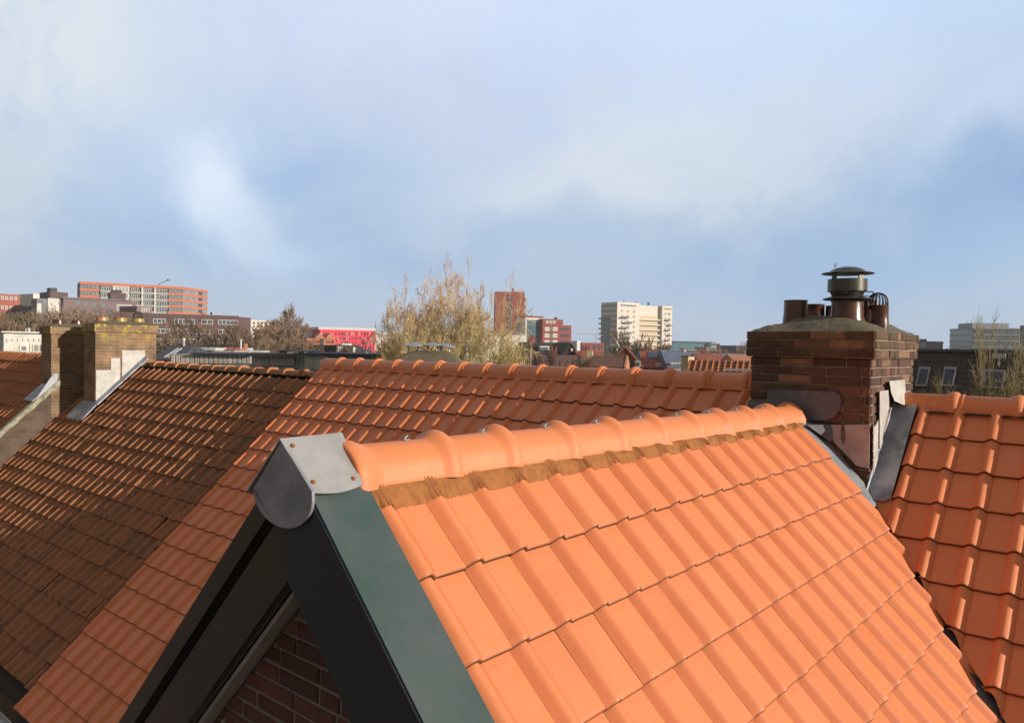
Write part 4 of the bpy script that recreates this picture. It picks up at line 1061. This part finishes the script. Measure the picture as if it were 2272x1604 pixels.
q = P(1323, 757, 320); c_ = thing('tower_crane', 'thin pale tower crane far behind the cream tower', 'crane', (q.x, q.y, GZ)); zt_ = P(1323, 742, 320).z-GZ
mb = MB(); mb.tube([(0,0,0), (0,0,zt_)], .22, 4); mb.build('mast', 'bg_metal', c_); a_ = P(1281, 739.5, 320)-Vector(c_.location); a2_ = P(1336, 743, 320)-Vector(c_.location)
mb = MB(); mb.tube([a_, a2_], .2, 4); mb.build('jib', 'bg_metal', c_)
# ---- cream tower
b = B('apartment_tower', 'tall cream apartment tower with rows of balconies, in the centre right', 'building', 1368, 450, 1490, 472, 669.5, 14, 'bg_cream', core=False)
uR, uA, uB = b.W, b.u(1418), b.u(1468)
for nm, x0, x1, y0, dz in (('wall', 0, uA, 0, 0), ('wall', uA, uB, 2.5, -1.2), ('wall', uB, uR, 0, -.9)):
    mb = MB(); mb.box((x0, y0, 0), (x1, 15.5, b.h+dz)); mb.build(nm, 'bg_cream', b.o)
fh = 3.07
for i in range(12):
    zt_ = b.h-1.2-i*fh
    if zt_-fh < 0: break
    mb = MB(); mb.box((-.12,.8,zt_-1.7), (.02,15,zt_-.1)); mb.build('window_band', 'bg_glassl', b.o)
    if i == 0:
        b.winm(b.u(1375), b.u(1410), zt_-1.5, zt_, 5, 'bg_cream', 'bg_glassd', .3, .2); b.winm(b.u(1472), b.u(1488), zt_-2.2, zt_-.8, 3, 'bg_cream', 'bg_glassd', .3, .2)
    else:
        for p0 in (1376, 1389, 1403): b.winm(b.u(p0), b.u(p0+5), zt_-1.9, zt_-.2, 2, 'bg_cream', 'bg_glassl', .2, .15)
        b.winm(b.u(1473), b.u(1477), zt_-2.4, zt_-.7, 1, 'bg_cream', 'bg_glassl', .2, .15); b.winm(b.u(1480), b.u(1486), zt_-2.4, zt_-.7, 2, 'bg_cream', 'bg_glassl', .2, .15)
    if i >= 2:
        sh = 6 if i % 2 else 0
        mb = MB(); x0 = b.u(1374+sh); mb.box((x0,-1.6,zt_-fh+.9), (x0+6.0,-.02,zt_-fh+1.05)); mb.box((x0,-1.65,zt_-fh+1.05), (x0+6.0,-1.58,zt_-fh+2.0)); mb.build('balcony', 'bg_grey', b.o)
        mb = MB(); x0 = b.u(1474+(4 if i % 2 else 0)); mb.box((x0,-1.6,zt_-fh+.4), (x0+3.4,-.02,zt_-fh+.9)); mb.build('balcony', 'bg_olive', b.o)
        mb = MB(); mb.box((-1.6,6.5,zt_-fh+.5), (-.02,15.9,zt_-fh+1.3)); mb.build('balcony', 'bg_grey', b.o)
        mb = MB(); mb.box((uA+1.2,.9,zt_-fh+.3), (uB-.8,2.48,zt_-fh+1.1)); mb.build('gallery', 'bg_cream', b.o)
        mb = MB(); mb.box((uA+1.2,2.30,zt_-fh+1.1), (uB-.8,2.48,zt_-fh+2.9)); mb.build('gallery_shadow', 'bg_yel', b.o)
for i in range(5): b.rect('window', 'bg_glassd', 1426+i*8, 1428+i*8, 679, 683, -1.5) if False else None
for p0 in (1394, 1423, 1449): mb = MB(); mb.box((b.u(p0), 5, b.h-.6), (b.u(p0)+.9, 6, b.h+1.0)); mb.build('roof_vent', 'bg_dgrey', b.o)
b = B('low_building', 'long low cream building with dark windows, at the foot of the cream tower', 'building', 1420, 385, 1598, 392, 774.5, 12, 'bg_cream')
for p0 in [1424+i*9 for i in range(19)]: b.win(p0, p0+4, 780, 785, 1, 'bg_cream', 'bg_glassd', .3, .3)
b = B('office_building', 'long green-glass building right of the cream tower', 'building', 1489, 520, 1578, 530, 758.5, 20, 'bg_teal')
b.bx('roof', 'bg_dgrey', (0,-1,b.h), (b.W+3,20,b.h+.5)); b.bx('roof_wing', 'bg_dgrey', (b.W-4,-2,b.h-2), (b.W+5,10,b.h-.6))
b = B('office_building', 'dark grey flat building behind the brown bare trees, centre right', 'building', 1568, 420, 1640, 424, 770, 15, 'bg_grey')
b = B('office_building', 'dark grey cube-shaped building just left of the big chimney', 'building', 1634, 330, 1720, 336, 766.5, 15, 'bg_dgrey')
# ---- middle distance houses right of centre
def rows_roof(b, rise, c, nr=7, over=.2, nm='roof'):
    hroof(b, rise, c, over, name=nm)
b = B('garden_shed', 'green wooden shed among dark roofs, behind the ridge', 'shed', 1281, 62, 1299, 62.5, 801, 3, 'bg_green'); b.bx('roof', 'bg_grey', (-.1,-.1,b.h), (b.W+.1,3.1,b.h+.06))
b = B('row_house', 'house with a brown pantile roof and pinkish end gable, just behind the ridge', 'house', 1308, 54.5, 1384, 54, 812, 5, 'bg_tan')
hroof(b, .72, 'bg_roofb', .05, ridge_y=2.2)
mb = MB(); mb.prism([(b.W+.06,-.1,b.h-1.5), (b.W+.06,4.6,b.h-1.5), (b.W+.06,4.6,b.h), (b.W+.06,2.2,b.h+.80), (b.W+.06,-.1,b.h)], (.12,0,0)); mb.build('gable', 'bg_tan', b.o)
b.bx('chimney', 'bg_yel', (-.4,2,b.h-.3), (-.0,2.5,b.h+1.05))
b = B('row_house', 'gabled house with a red-brown roof and white dormer window, centre right', 'house', 1352, 75, 1424, 74.5, 812, 8, 'bg_bwall')
groof(b, 1.75, 'bg_roofr', 'bg_bwall')
b.bx('dormer', 'bg_white', (b.u(1409),-.6,b.z(1415,815)), (b.u(1422),1.5,b.z(1415,801))); b.bx('dormer_window', 'bg_glassd', (b.u(1411),-.66,b.z(1415,812)), (b.u(1420),-.6,b.z(1415,803)))
b = B('row_house', 'red-roofed house with a dark solar panel, right of the white dormer window', 'house', 1424, 79, 1484, 78.6, 815, 8, 'bg_bwall')
hroof(b, 1.65, 'bg_roofr', .1)
mb = MB(); z_ = lambda f: b.h+1.65*f+.08
mb.prism([(b.u(1440),4*.55,z_(.55)), (b.u(1468),4*.55,z_(.55)), (b.u(1467),4*.92,z_(.92)), (b.u(1440),4*.92,z_(.92))], (0,0,-.05)); mb.build('solar_panel', 'bg_panel', b.o)
b.bx('dormer', 'bg_white', (b.u(1455),.2,b.h-.1), (b.u(1470),2,b.h+.5)); chim(b, b.u(1473), 4, .7, .6, b.h+1.4)
b = B('row_house', 'house with blue-grey roof and white panelled dormer, left of the yellow chimney', 'house', 1484, 76, 1528, 76, 815, 8, 'bg_flat')
hroof(b, 1.75, 'bg_slate', .1); b.bx('dormer', 'bg_white', (b.u(1489),.2,b.h-.3), (b.u(1525),2.2,b.z(1505,805)))
for i in range(5): b.bx('dormer_window', 'bg_glassl', (b.u(1491+i*7),.14,b.z(1505,820)), (b.u(1495+i*7),.2,b.z(1505,807)))
for i, (p0, p1, D, yt, rf, lb) in enumerate(((1290,1342,92,800,'bg_roofr','low red roof just left of the gabled house'), (1432,1500,120,800,'bg_slate','wide blue-grey roof behind the red-roofed house'), (1500,1580,125,801,'bg_slate','long blue-grey roof behind the yellow chimney'),
        (1560,1620,100,806,'bg_roofr','orange-red roof above the lit pantile roof'), (1600,1975,110,805,'bg_slate','pale blue-grey roof just left of the big chimney'), (1640,1800,90,808,'bg_tan','small salmon roof at the edge of the big chimney'), (1540,1610,150,797,'bg_bwall','brown roof under the brown bare trees'), (1200,1300,60,812,'bg_roofb','dark brown roof behind the ridge, below the dark slate row'),
        (1100,1190,70,812,'bg_roofb','dark brown roof behind the ridge, right of the large bare tree'))):
    b = B('row_house', 'house with '+lb, 'house', p0, D, p1, D*1.002, yt, 8, 'bg_bwall'); hroof(b, D*.010+.25, rf, .2); chim(b, b.W*.3, 4, .6, .5, b.h+D*.010, 'bg_bwall')
b = B('brick_chimney', 'square yellow brick chimney with a dark shaded side, behind the ridge', 'chimney', 1527.5, 45, 1541.5, 45.4, 791.5, .5, 'bg_yel'); b.bx('chimney_top', 'bg_olive', (-.03,-.03,b.h), (b.W+.03,.53,b.h+.05))
b = B('row_house', 'house with sunlit orange-brown pantiles and a white gutter, just left of the big chimney', 'house', 1524, 33, 1720, 31.6, 825, 8, 'bg_bwall')
tile_field('roof_tiles', 'old2', b.o, Vector((0,0,b.h+.05)), Vector((1,0,0)), Vector((0,.8,.6)), range(-3, 1), range(0, int(b.W/.25)+1), .25, .20, 'old', tilt=.02, seed=33)
mb = MB(); mb.prism([(0,-.2,b.h-.15), (b.W,-.2,b.h-.15), (b.W,.62,b.h+.46), (0,.62,b.h+.46)], (0,0,-.1)); mb.prism([(0,.62,b.h+.46), (b.W,.62,b.h+.46), (b.W,2.4,b.h-1), (0,2.4,b.h-1)], (0,0,-.1)); mb.build('roof_deck', 'under', b.o)
rp = ridge_cap('ridge_tile', 'oldcap', b.o, .36, .07, old=True); x = 0; i = 0
while x < b.W:
    o = rp if i == 0 else dup(rp, b.o, (0,0,0)); o.location = (x, .66, b.h+.46); x += .37; i += 1
b.bx('gutter', 'bg_white', (b.u(1612), -.25, b.z(1640, 823)), (b.u(1720), -.1, b.z(1640, 818)))
# ---- left middle distance
b = B('row_house', 'white-rendered building with rows of windows, behind the far-left roof', 'house', 8, 62, 100, 64, 738, 8, 'bg_white')
b.bx('roof_edge', 'bg_white', (-.2,-.3,b.h), (b.W+.2,8,b.h+.12)); 
for i in range(7): b.win(14+i*12, 20+i*12, 751, 757, 1, 'bg_cream', 'bg_olive')
b.win(43, 61, 766, 781, 1, 'bg_white', 'bg_grey'); 
for i in range(6): b.win(66+i*6, 69.5+i*6, 763, 782, 1, 'bg_white', 'bg_cream')
mb = MB(); mb.tube([(b.u(76),2,b.h), (b.u(76),2,b.h+.45)], .1, 6); mb.tube([(b.u(69),2,b.h), (b.u(69),2,b.h+.4)], .05, 6); mb.build('roof_vent', 'bg_metal', b.o)
b = B('row_house', 'house with a dark slate roof and two slim skylights, right of the left chimneys', 'house', 340, 62, 392, 61.7, 797, 7, 'bg_bwall')
hroof(b, 1.15, 'bg_dgrey', .1, ridge_y=2.5)
for p0 in (360, 368): mb = MB(); mb.prism([(b.u(p0),.2,b.h+.20), (b.u(p0+3),.2,b.h+.20), (b.u(p0+7),1.9,b.h+.95), (b.u(p0+4),1.9,b.h+.95)], (0,0,-.06)); mb.build('skylight', 'bg_metal', b.o)
mb = MB(); mb.tube([(b.u(370),2.4,b.h+1), (b.u(370),2.4,b.z(370,752))], .09, 8); mb.lathe([(.1,0), (.13,.1), (.1,.25)], (b.u(370),2.4,b.z(370,756)), 8); mb.build('flue', 'bg_metal', b.o)
b = B('row_house', 'low terrace with a pale flat roof and an orange roof end with two skylights', 'house', 388, 71, 521, 70.5, 776, 8, 'bg_flat')
b.bx('roof', 'bg_metal', (0,-.2,b.h), (b.u(480),8,b.h+.22)); mb = MB(); mb.prism([(b.u(480),-.2,b.h-.35), (b.u(521),-.2,b.h-.35), (b.u(518),2.5,b.h+.30), (b.u(477),2.5,b.h+.30)], (0,0,-.1)); mb.build('roof', 'bg_orange', b.o)
for p0 in (488, 500): mb = MB(); mb.prism([(b.u(p0),.4,b.h-.10), (b.u(p0+5),.4,b.h-.10), (b.u(p0+5),1.6,b.h+.18), (b.u(p0),1.6,b.h+.18)], (0,0,-.05)); mb.build('skylight', 'bg_dgrey', b.o)
mb = MB(); mb.tube([(b.u(513),2,b.h), (b.u(513),2,b.z(513,755))], .1, 8); mb.lathe([(.12,0), (.14,.25), (.1,.3)], (b.u(513),2,b.z(513,759)), 8); mb.build('flue', 'bg_metal', b.o); b.bx('chimney', 'bg_tan', (b.u(515),2.4,b.h), (b.u(519),2.9,b.z(517,762)))
b = B('row_house', 'dark flat-roofed terrace with a long row of white-framed windows, behind the old ridge', 'house', 376, 58, 562, 57, 785, 8, 'bg_flat')
b.bx('roof', 'bg_dgrey', (b.u(430),-.4,b.h), (b.W+.1,8,b.h+.14))
for i in range(17): b.win(382+i*10.5, 389.5+i*10.5, 789, 806, 2, 'bg_white' if i % 3 else 'bg_cream', 'bg_glassd' if i % 2 else 'bg_glassg', .07, .1)
b = B('row_house', 'flat-roofed house with grey wall, glass doors and rooftop clutter, centre left', 'house', 560, 52, 665, 51, 787, 8, 'bg_grey')
b.bx('roof', 'bg_dgrey', (-.1,-.5,b.h-.1), (b.W+.1,8,b.h+.12)); b.rect('wall_panel', 'bg_flat', 561, 598, 791, 812, .08)
for i in range(6): b.win(602+i*9, 609+i*9, 791, 810, 2, 'bg_white', 'bg_glassg', .05, .1)
b.bx('solar_panel', 'bg_panel', (b.u(582),2,b.h+.12), (b.u(612),4,b.h+.32)); b.bx('solar_panel', 'bg_panel', (b.u(616),2,b.h+.12), (b.u(645),4,b.h+.32)); b.bx('skylight', 'bg_white', (b.u(628),.5,b.h+.12), (b.u(655),1.5,b.h+.25))
for p0 in (541, 654): mb = MB(); mb.tube([(b.u(p0),.6,b.h), (b.u(p0),.6,b.h+.35)], .09, 8); mb.build('roof_vent', 'bg_metal', b.o)
b = B('row_house', 'flat-roofed house with a long pale grey wall, left of the orange ridge end', 'house', 660, 48, 870, 47, 786, 8, 'bg_grey'); b.bx('roof', 'bg_dgrey', (-.1,-.3,b.h), (b.W+.1,8,b.h+.10)); b.rect('wall_panel', 'bg_flat', 676, 730, 790, 820, .06)
b.bx('skylight', 'bg_metal', (b.u(775),1.0,b.h+.1), (b.u(800),2,b.h+.38)); mb = MB(); mb.tube([(b.u(793),.8,b.h), (b.u(793),.8,b.h+.55)], .07, 8); mb.build('roof_vent', 'bg_metal', b.o)
# conifer
q = P(669, 778, 40); co_ = thing('conifer', 'small dark green conifer behind the old ridge, left of the orange ridge end', 'tree', (q.x, q.y, GZ)); H = q.z-GZ
mb = MB(); mb.tube([(0,0,0), (0,0,H*.96)], [.16,.02], 6); mb.build('trunk', 'bg_olive', co_); mb = MB(); rg = random.Random(3)
for i in range(2600):
    z = H*(1-rg.random()**1.6*.55); rr_ = (H-z)*.20*rg.uniform(.25, 1.1)+.05; an = rg.uniform(0, 6.28); c_ = Vector((rr_*math.cos(an), rr_*math.sin(an), z-rr_*.25)); d_ = Vector((math.cos(an), math.sin(an), -.1)).normalized()*.11; s_ = d_.cross(Vector((0,0,1))).normalized()*.035+Vector((0,0,rg.uniform(-.02,.02)))
    mb.add([c_-s_, c_+s_, c_+d_], [(0,1,2)], 0, rg.random())
mb.build('crown', simple('conifer_green', (.035,.055,.018), (.10,.12,.045), 1.5, .8), co_, smooth=False)
# ---- chimney with three metal hats behind the orange ridge
q = P(945, 800, 18.5); hc = wthing('brick_chimney', 'mossy-topped chimney with three grey metal rain hats, behind the orange ridge', 'chimney', (q.x, q.y, GZ))
rc = Vector((rt.x, rt.y, 0)).normalized(); fc = Vector((fw.x, fw.y, 0)).normalized()
mb = MB(); mb.hexa(Vector((q.x,q.y,GZ))-rc*.80-fc*.0, rc*1.70, fc*.9, (0,0,-.47-GZ)); mb.build('wall', 'obrick', hc)
mb = MB(); n = 20; vs = []; rg = random.Random(2)
for i in range(n+1):
    for j in range(n+1):
        a, b_ = i/n, j/n; d_ = min(a, 1-a)*1.8; e_ = min(b_, 1-b_)*1.0; h_ = min(1, min(d_/.55, e_/.38))
        vs.append(Vector((q.x,q.y,0))+rc*(-.84+1.78*a)+fc*(-.04+.98*b_)+Vector((0,0,-.46+.33*math.sin(min(1,h_)*1.57)+rg.uniform(-.01,.01))))
mb.add(vs, [(i*(n+1)+j, (i+1)*(n+1)+j, (i+1)*(n+1)+j+1, i*(n+1)+j+1) for i in range(n) for j in range(n)]); mb.build('crown', 'crown', hc, sharp=60)
for (px_, py_, dd_, mt_) in ((918, 767, .3, 'pot'), (961, 766, .35, 'potr'), (989, 769, .65, 'potr')):
    t = P(px_, py_, 18.5+dd_); mb = MB(); mb.lathe([(.13,-.40), (.125,-.20), (.10,-.20)], t, 16); pt_ = mb.build('chimney_pot', mt_, hc)
    mb = MB(); mb.lathe([(0,.085), (.10,.055), (.27,-.0), (.27,-.008), (0,.0)], t, 28)
    for an in (10, 100, 190, 280): mb.tube([t+Vector((.19*math.cos(R(an)), .19*math.sin(R(an)), 0)), t+Vector((.10*math.cos(R(an)), .10*math.sin(R(an)), -.24))], .012, 5)
    hh_ = mb.build('rain_hat', 'hat', hc, sharp=25)
# ---- right side
b = B('row_house', 'house with a big dark tiled roof and two blue skylights, right of the big chimney', 'house', 1960, 34.5, 2290, 30.9, 905, 9, 'bg_bwall', yref=(1960,))
rise = P(1960, 783, 35).z-GZ-b.h+.1; run = rise*.80; sl_ = Vector((0, run, rise)).normalized(); SLn = math.hypot(run, rise)
MT['darkt'] = tilemat('dark_tile', lin((72,66,66)), lin((56,52,54)), lin((44,42,44)), (.05,.05,.03), .2, .7, .5, .4)
nrow = int(SLn/.30)
tile_field('roof_tiles', 'darkt', b.o, Vector((0,0,b.h))+sl_*(.30*nrow), Vector((1,0,0)), sl_, range(0, nrow+1), range(0, int(b.W/.27)+1), .27, .30, 'flatlow', seed=44)
mb = MB(); top = Vector((0,run,b.h+rise))
mb.prism([(0,0,b.h-.06), (b.W,0,b.h-.06), (b.W,run,b.h+rise-.06), (0,run,b.h+rise-.06)], (0,0,-.1)); mb.prism([(0,run,b.h+rise-.06), (b.W,run,b.h+rise-.06), (b.W,run*2,b.h-.06), (0,run*2,b.h-.06)], (0,0,-.1)); mb.build('roof_deck', 'under', b.o)
rp = ridge_cap('ridge_tile', 'darkt', b.o, .36, .10, old=False); x = 0; i = 0
while x < b.W:
    o = rp if i == 0 else dup(rp, b.o, (0,0,0)); o.location = (x, run, b.h+rise+.02); x += .37; i += 1
nsl = Vector((0,-rise,run)).normalized()
def skyl(b, px0, px1, py0, py1):
    def on(px, py):      # bearing onto the roof slope
        d_ = P(px, py, 1); lx_, ly_, lz_ = d_.x*b.d.x+d_.y*b.d.y, -d_.x*b.d.y+d_.y*b.d.x, d_.z
        o_ = Vector((-b.A.dot(b.d), -b.A.dot(Vector((-b.d.y, b.d.x))), -GZ)); dd = Vector((lx_, ly_, lz_)); t_ = (Vector((0,0,b.h))-o_).dot(nsl)/dd.dot(nsl); return o_+dd*t_
    a_, c_ = on(px0, py1), on(px1, py0); e2_ = on(px1, py1); w_ = e2_.x-a_.x; h_ = (on(px0+4, py0)-a_); hs = h_.dot(sl_)
    O_ = Vector((a_.x, a_.y, a_.z)); mb = MB(); t = .07
    mb.hexa(O_+nsl*.04, (w_,0,0), sl_*hs, nsl*.06); fr = mb.build('skylight', 'bg_rail', b.o)
    mb = MB(); mb.hexa(O_+Vector((t,0,0))+sl_*t+nsl*.101, (w_-2*t,0,0), sl_*(hs-3*t), nsl*.01); g = mb.build('pane', 'bg_bluewin', b.o); g.parent = fr
for q_ in ((2031, 2057, 816, 858), (2088, 2116, 816, 858), (2178, 2226, 822, 862)): skyl(b, *q_)
mb = MB(); mb.tube([(b.u(2141)+1.0,run*.8,b.h+rise*.55), (b.u(2141)+1.0,run*.8,b.h+rise*.9)], .05, 6); mb.box((b.u(2141)+.75,run*.8-.1,b.h+rise*.9), (b.u(2141)+1.25,run*.8+.1,b.h+rise*.9+.22)); mb.build('vent_box', 'bg_metal', b.o)
b = B('office_building', 'large pale glass office block with four window bands, right edge', 'building', 2158, 300, 2262, 298, 727, 20, 'bg_rail')
b.bx('plant_floor', 'bg_rail', (1, 3, b.h), (b.u(2246), 15, b.z(2170, 716)))
for i in range(6):
    z1_ = b.h-.5-i*2.4; b.bx('slab_edge', 'bg_rail', (-.3,-.3,z1_), (b.W+.2,-.02,z1_+.4)); b.bx('slab_edge', 'bg_rail', (-.3,-.02,z1_), (-.02,20,z1_+.4))
    b.winm(.3, b.W-.3, z1_-1.95, z1_, 24, 'bg_grey', 'bg_glassg', .09, .12)
    b.bx('window_band', 'bg_glassl', (-.1,.5,z1_-1.95), (.02,19.5,z1_))
for p0 in (2166, 2175, 2190): mb = MB(); mb.tube([(b.u(p0),8,b.z(2170,716)), (b.u(p0),8,b.z(2170,710))], .12, 4); mb.build('mast', 'bg_rail', b.o)
b = B('office_building', 'second glass office wing with a dark roof box, cut by the right edge', 'building', 2262, 270, 2340, 262, 722, 6, 'bg_rail')
for i in range(6): b.winm(.3, b.W-.3, b.h-2.4-i*2.5, b.h-.6-i*2.5, 12, 'bg_grey', 'bg_glassg', .1, .12)
b = B('office_building', 'small dark grey building with a thin canopy, between the big chimney and the glass office', 'building', 2034, 300, 2092, 296, 757, 6, 'bg_dgrey')
b.rect('window', 'bg_glassl', 2040, 2055, 760, 770, .1); b.rect('window', 'bg_glassd', 2060, 2084, 763, 768, .1); b.bx('canopy', 'bg_grey', (b.u(2078),-1,b.h-.7), (b.u(2094),6,b.h-.4)); b.bx('roof_box', 'bg_dgrey', (b.u(2036),1,b.h), (b.u(2056),5,b.h+.9))
# ---- trees
tree('bare_tree', 'largest bare tree with yellow-green limbs and reddish twig tips, right behind the orange ridge', 1030, 46, 610, 11, 'bark_yellow', rad=4.3, spread=1.05, depth=9, stems=8, up=.25, dec=(.60,.82), r0=.20, rmin=.0105, first=.25, nchild=(2,3), wig=.15, cap=24000)
tree('bare_tree', 'bare yellowish tree with upright twigs, left half of the pair behind the orange ridge', 918, 44, 640, 12, 'bark_yellow', rad=3.0, spread=1.05, depth=9, stems=6, up=.25, dec=(.60,.82), r0=.17, rmin=.0105, first=.25, nchild=(2,3), wig=.15, cap=12000)
tree('bare_tree', 'low bushy bare tree right of the large yellow-green one', 1135, 48, 752, 13, 'bark_yellow', rad=1.7, spread=.8, depth=7, stems=7, up=.5, r0=.12, rmin=.012, first=.15, nchild=(2,3), wig=.12, cap=12000, wscale=1.1)
tree('bare_tree', 'small bare tree with thin twigs at the left foot of the large tree', 852, 45, 742, 14, 'bark_yellow', rad=1.3, spread=.8, depth=7, stems=6, up=.5, r0=.10, rmin=.010, first=.16, nchild=(2,3), wig=.12, cap=9000, wscale=.9)
tree('bare_tree', 'bare dark tree with a rounded crown in the left middle distance', 600, 120, 681, 15, 'bark_brown', rad=5.2, spread=.85, depth=8, stems=1, up=.30, r0=.55, rmin=.035, first=.30, nchild=(2,3), wig=.10, cap=14000, wscale=1.05)
tree('bare_tree', 'bare tree with mossy twigs over the dark tiled roof, right edge', 2312, 21, 728, 16, 'bark_olive', rad=2.5, spread=.95, depth=8, stems=4, up=.10, r0=.16, rmin=.007, first=.20, nchild=(2,3), wig=.14, cap=7000)
# repeated smaller bare trees: two kinds, then copies
for i, (sd, kw) in enumerate(((31, dict(spread=.95, depth=7, stems=3, up=.35, r0=.14, rmin=.022, first=.22, nchild=(2,3), wig=.12, cap=7000)), (32, dict(spread=.8, depth=7, stems=4, up=.5, r0=.12, rmin=.022, first=.2, nchild=(2,3), wig=.12, cap=7000)))):
    o = thing('bare_tree', 'x', 'tree', (0,0,GZ)); mt_, mc_ = gen_tree(sd, 10.0, **kw); mt_.build('trunk', 'bark_brown', o); mc_.build('crown', 'bark_brown', o); TR.append(o)
G = 'bare trees among the houses'
spots = [(-30,110,700,'brown bare tree at the far left edge, behind the white-rendered building'), (12,100,696,'brown bare tree above the left end of the white-rendered building'), (52,108,698,'brown bare tree above the middle of the white-rendered building'), (92,100,702,'brown bare tree just left of the left-hand chimney'), (150,112,694,'brown bare tree behind the left-hand chimney'),
 (205,108,690,'bare tree between the two left chimneys'), (262,112,694,'bare tree above the right-hand old chimney'), (420,96,738,'thin bare tree in front of the purple-brown block'), (510,100,712,'bare tree at the right end of the purple-brown block'), (548,98,726,'low bare tree between the purple-brown block and the rounded bare tree'),
 (650,118,722,'bare tree right of the rounded bare tree'), (1410,140,738,'bare tree in front of the cream tower'), (1452,150,765,'low bare tree at the right foot of the cream tower'), (1620,150,764,'brown bare tree in front of the dark grey buildings'), (1576,160,778,'low brown bare tree right of the long low cream building'), (1262,58,793,'low bare bush tree behind the orange ridge, near the green shed'), (800,60,760,'thin bare tree in front of the pink-red block')]
for i, (px_, D_, yt_, lb_) in enumerate(spots):
    if i < 2:
        c_ = TR[i]; top = P(px_, yt_, D_); k = (top.z-GZ)/10; c_.location = (top.x, top.y, GZ); c_.scale = (k,k,k); tag(c_, lb_, 'tree', G)
    else: tree_copy(i % 2, 'bare_tree', lb_, px_, D_, yt_, rng.uniform(.85, 1.15), rng.uniform(0, 6.28), G)
# dense copse behind the far-left roofs
q = P(60, 740, 130); mb = MB(); rg = random.Random(77)
for i in range(5200):
    px_ = rg.uniform(-60, 330); D_ = rg.uniform(125, 150); t = P(px_, rg.uniform(694, 700)+abs(math.sin(px_*.05))*6, D_); z_ = rg.uniform(GZ+3, t.z); an = rg.uniform(0, 6.28); s_ = rg.uniform(.7, 2.0)
    p_ = Vector((t.x, t.y, z_)); mb.tube([p_, p_+Vector((math.cos(an)*.35*s_, math.sin(an)*.35*s_, s_*.6))], .035, 3, cap=False, r=rg.random()*.6)
o = mb.build('woodland', 'bark_brown'); tag(o, 'mass of brown winter twigs behind the far-left roofs', 'woodland', kind='stuff')

# thin winter haze over the town
MT['haze'] = m = bpy.data.materials.new('haze'); m.use_nodes = True; m.node_tree.nodes.clear()
vo = m.node_tree.nodes.new('ShaderNodeVolumePrincipled'); ou = m.node_tree.nodes.new('ShaderNodeOutputMaterial'); m.node_tree.links.new(vo.outputs[0], ou.inputs['Volume'])
vo.inputs['Color'].default_value = (.80,.86,.95,1); vo.inputs['Density'].default_value = .0003; vo.inputs['Anisotropy'].default_value = 0.0
mb = MB(); mb.box((-1410,-1410,GZ-2), (1410,1410,45)); hz_ = mb.build('haze', 'haze', smooth=False); hz_['kind'] = 'stuff'
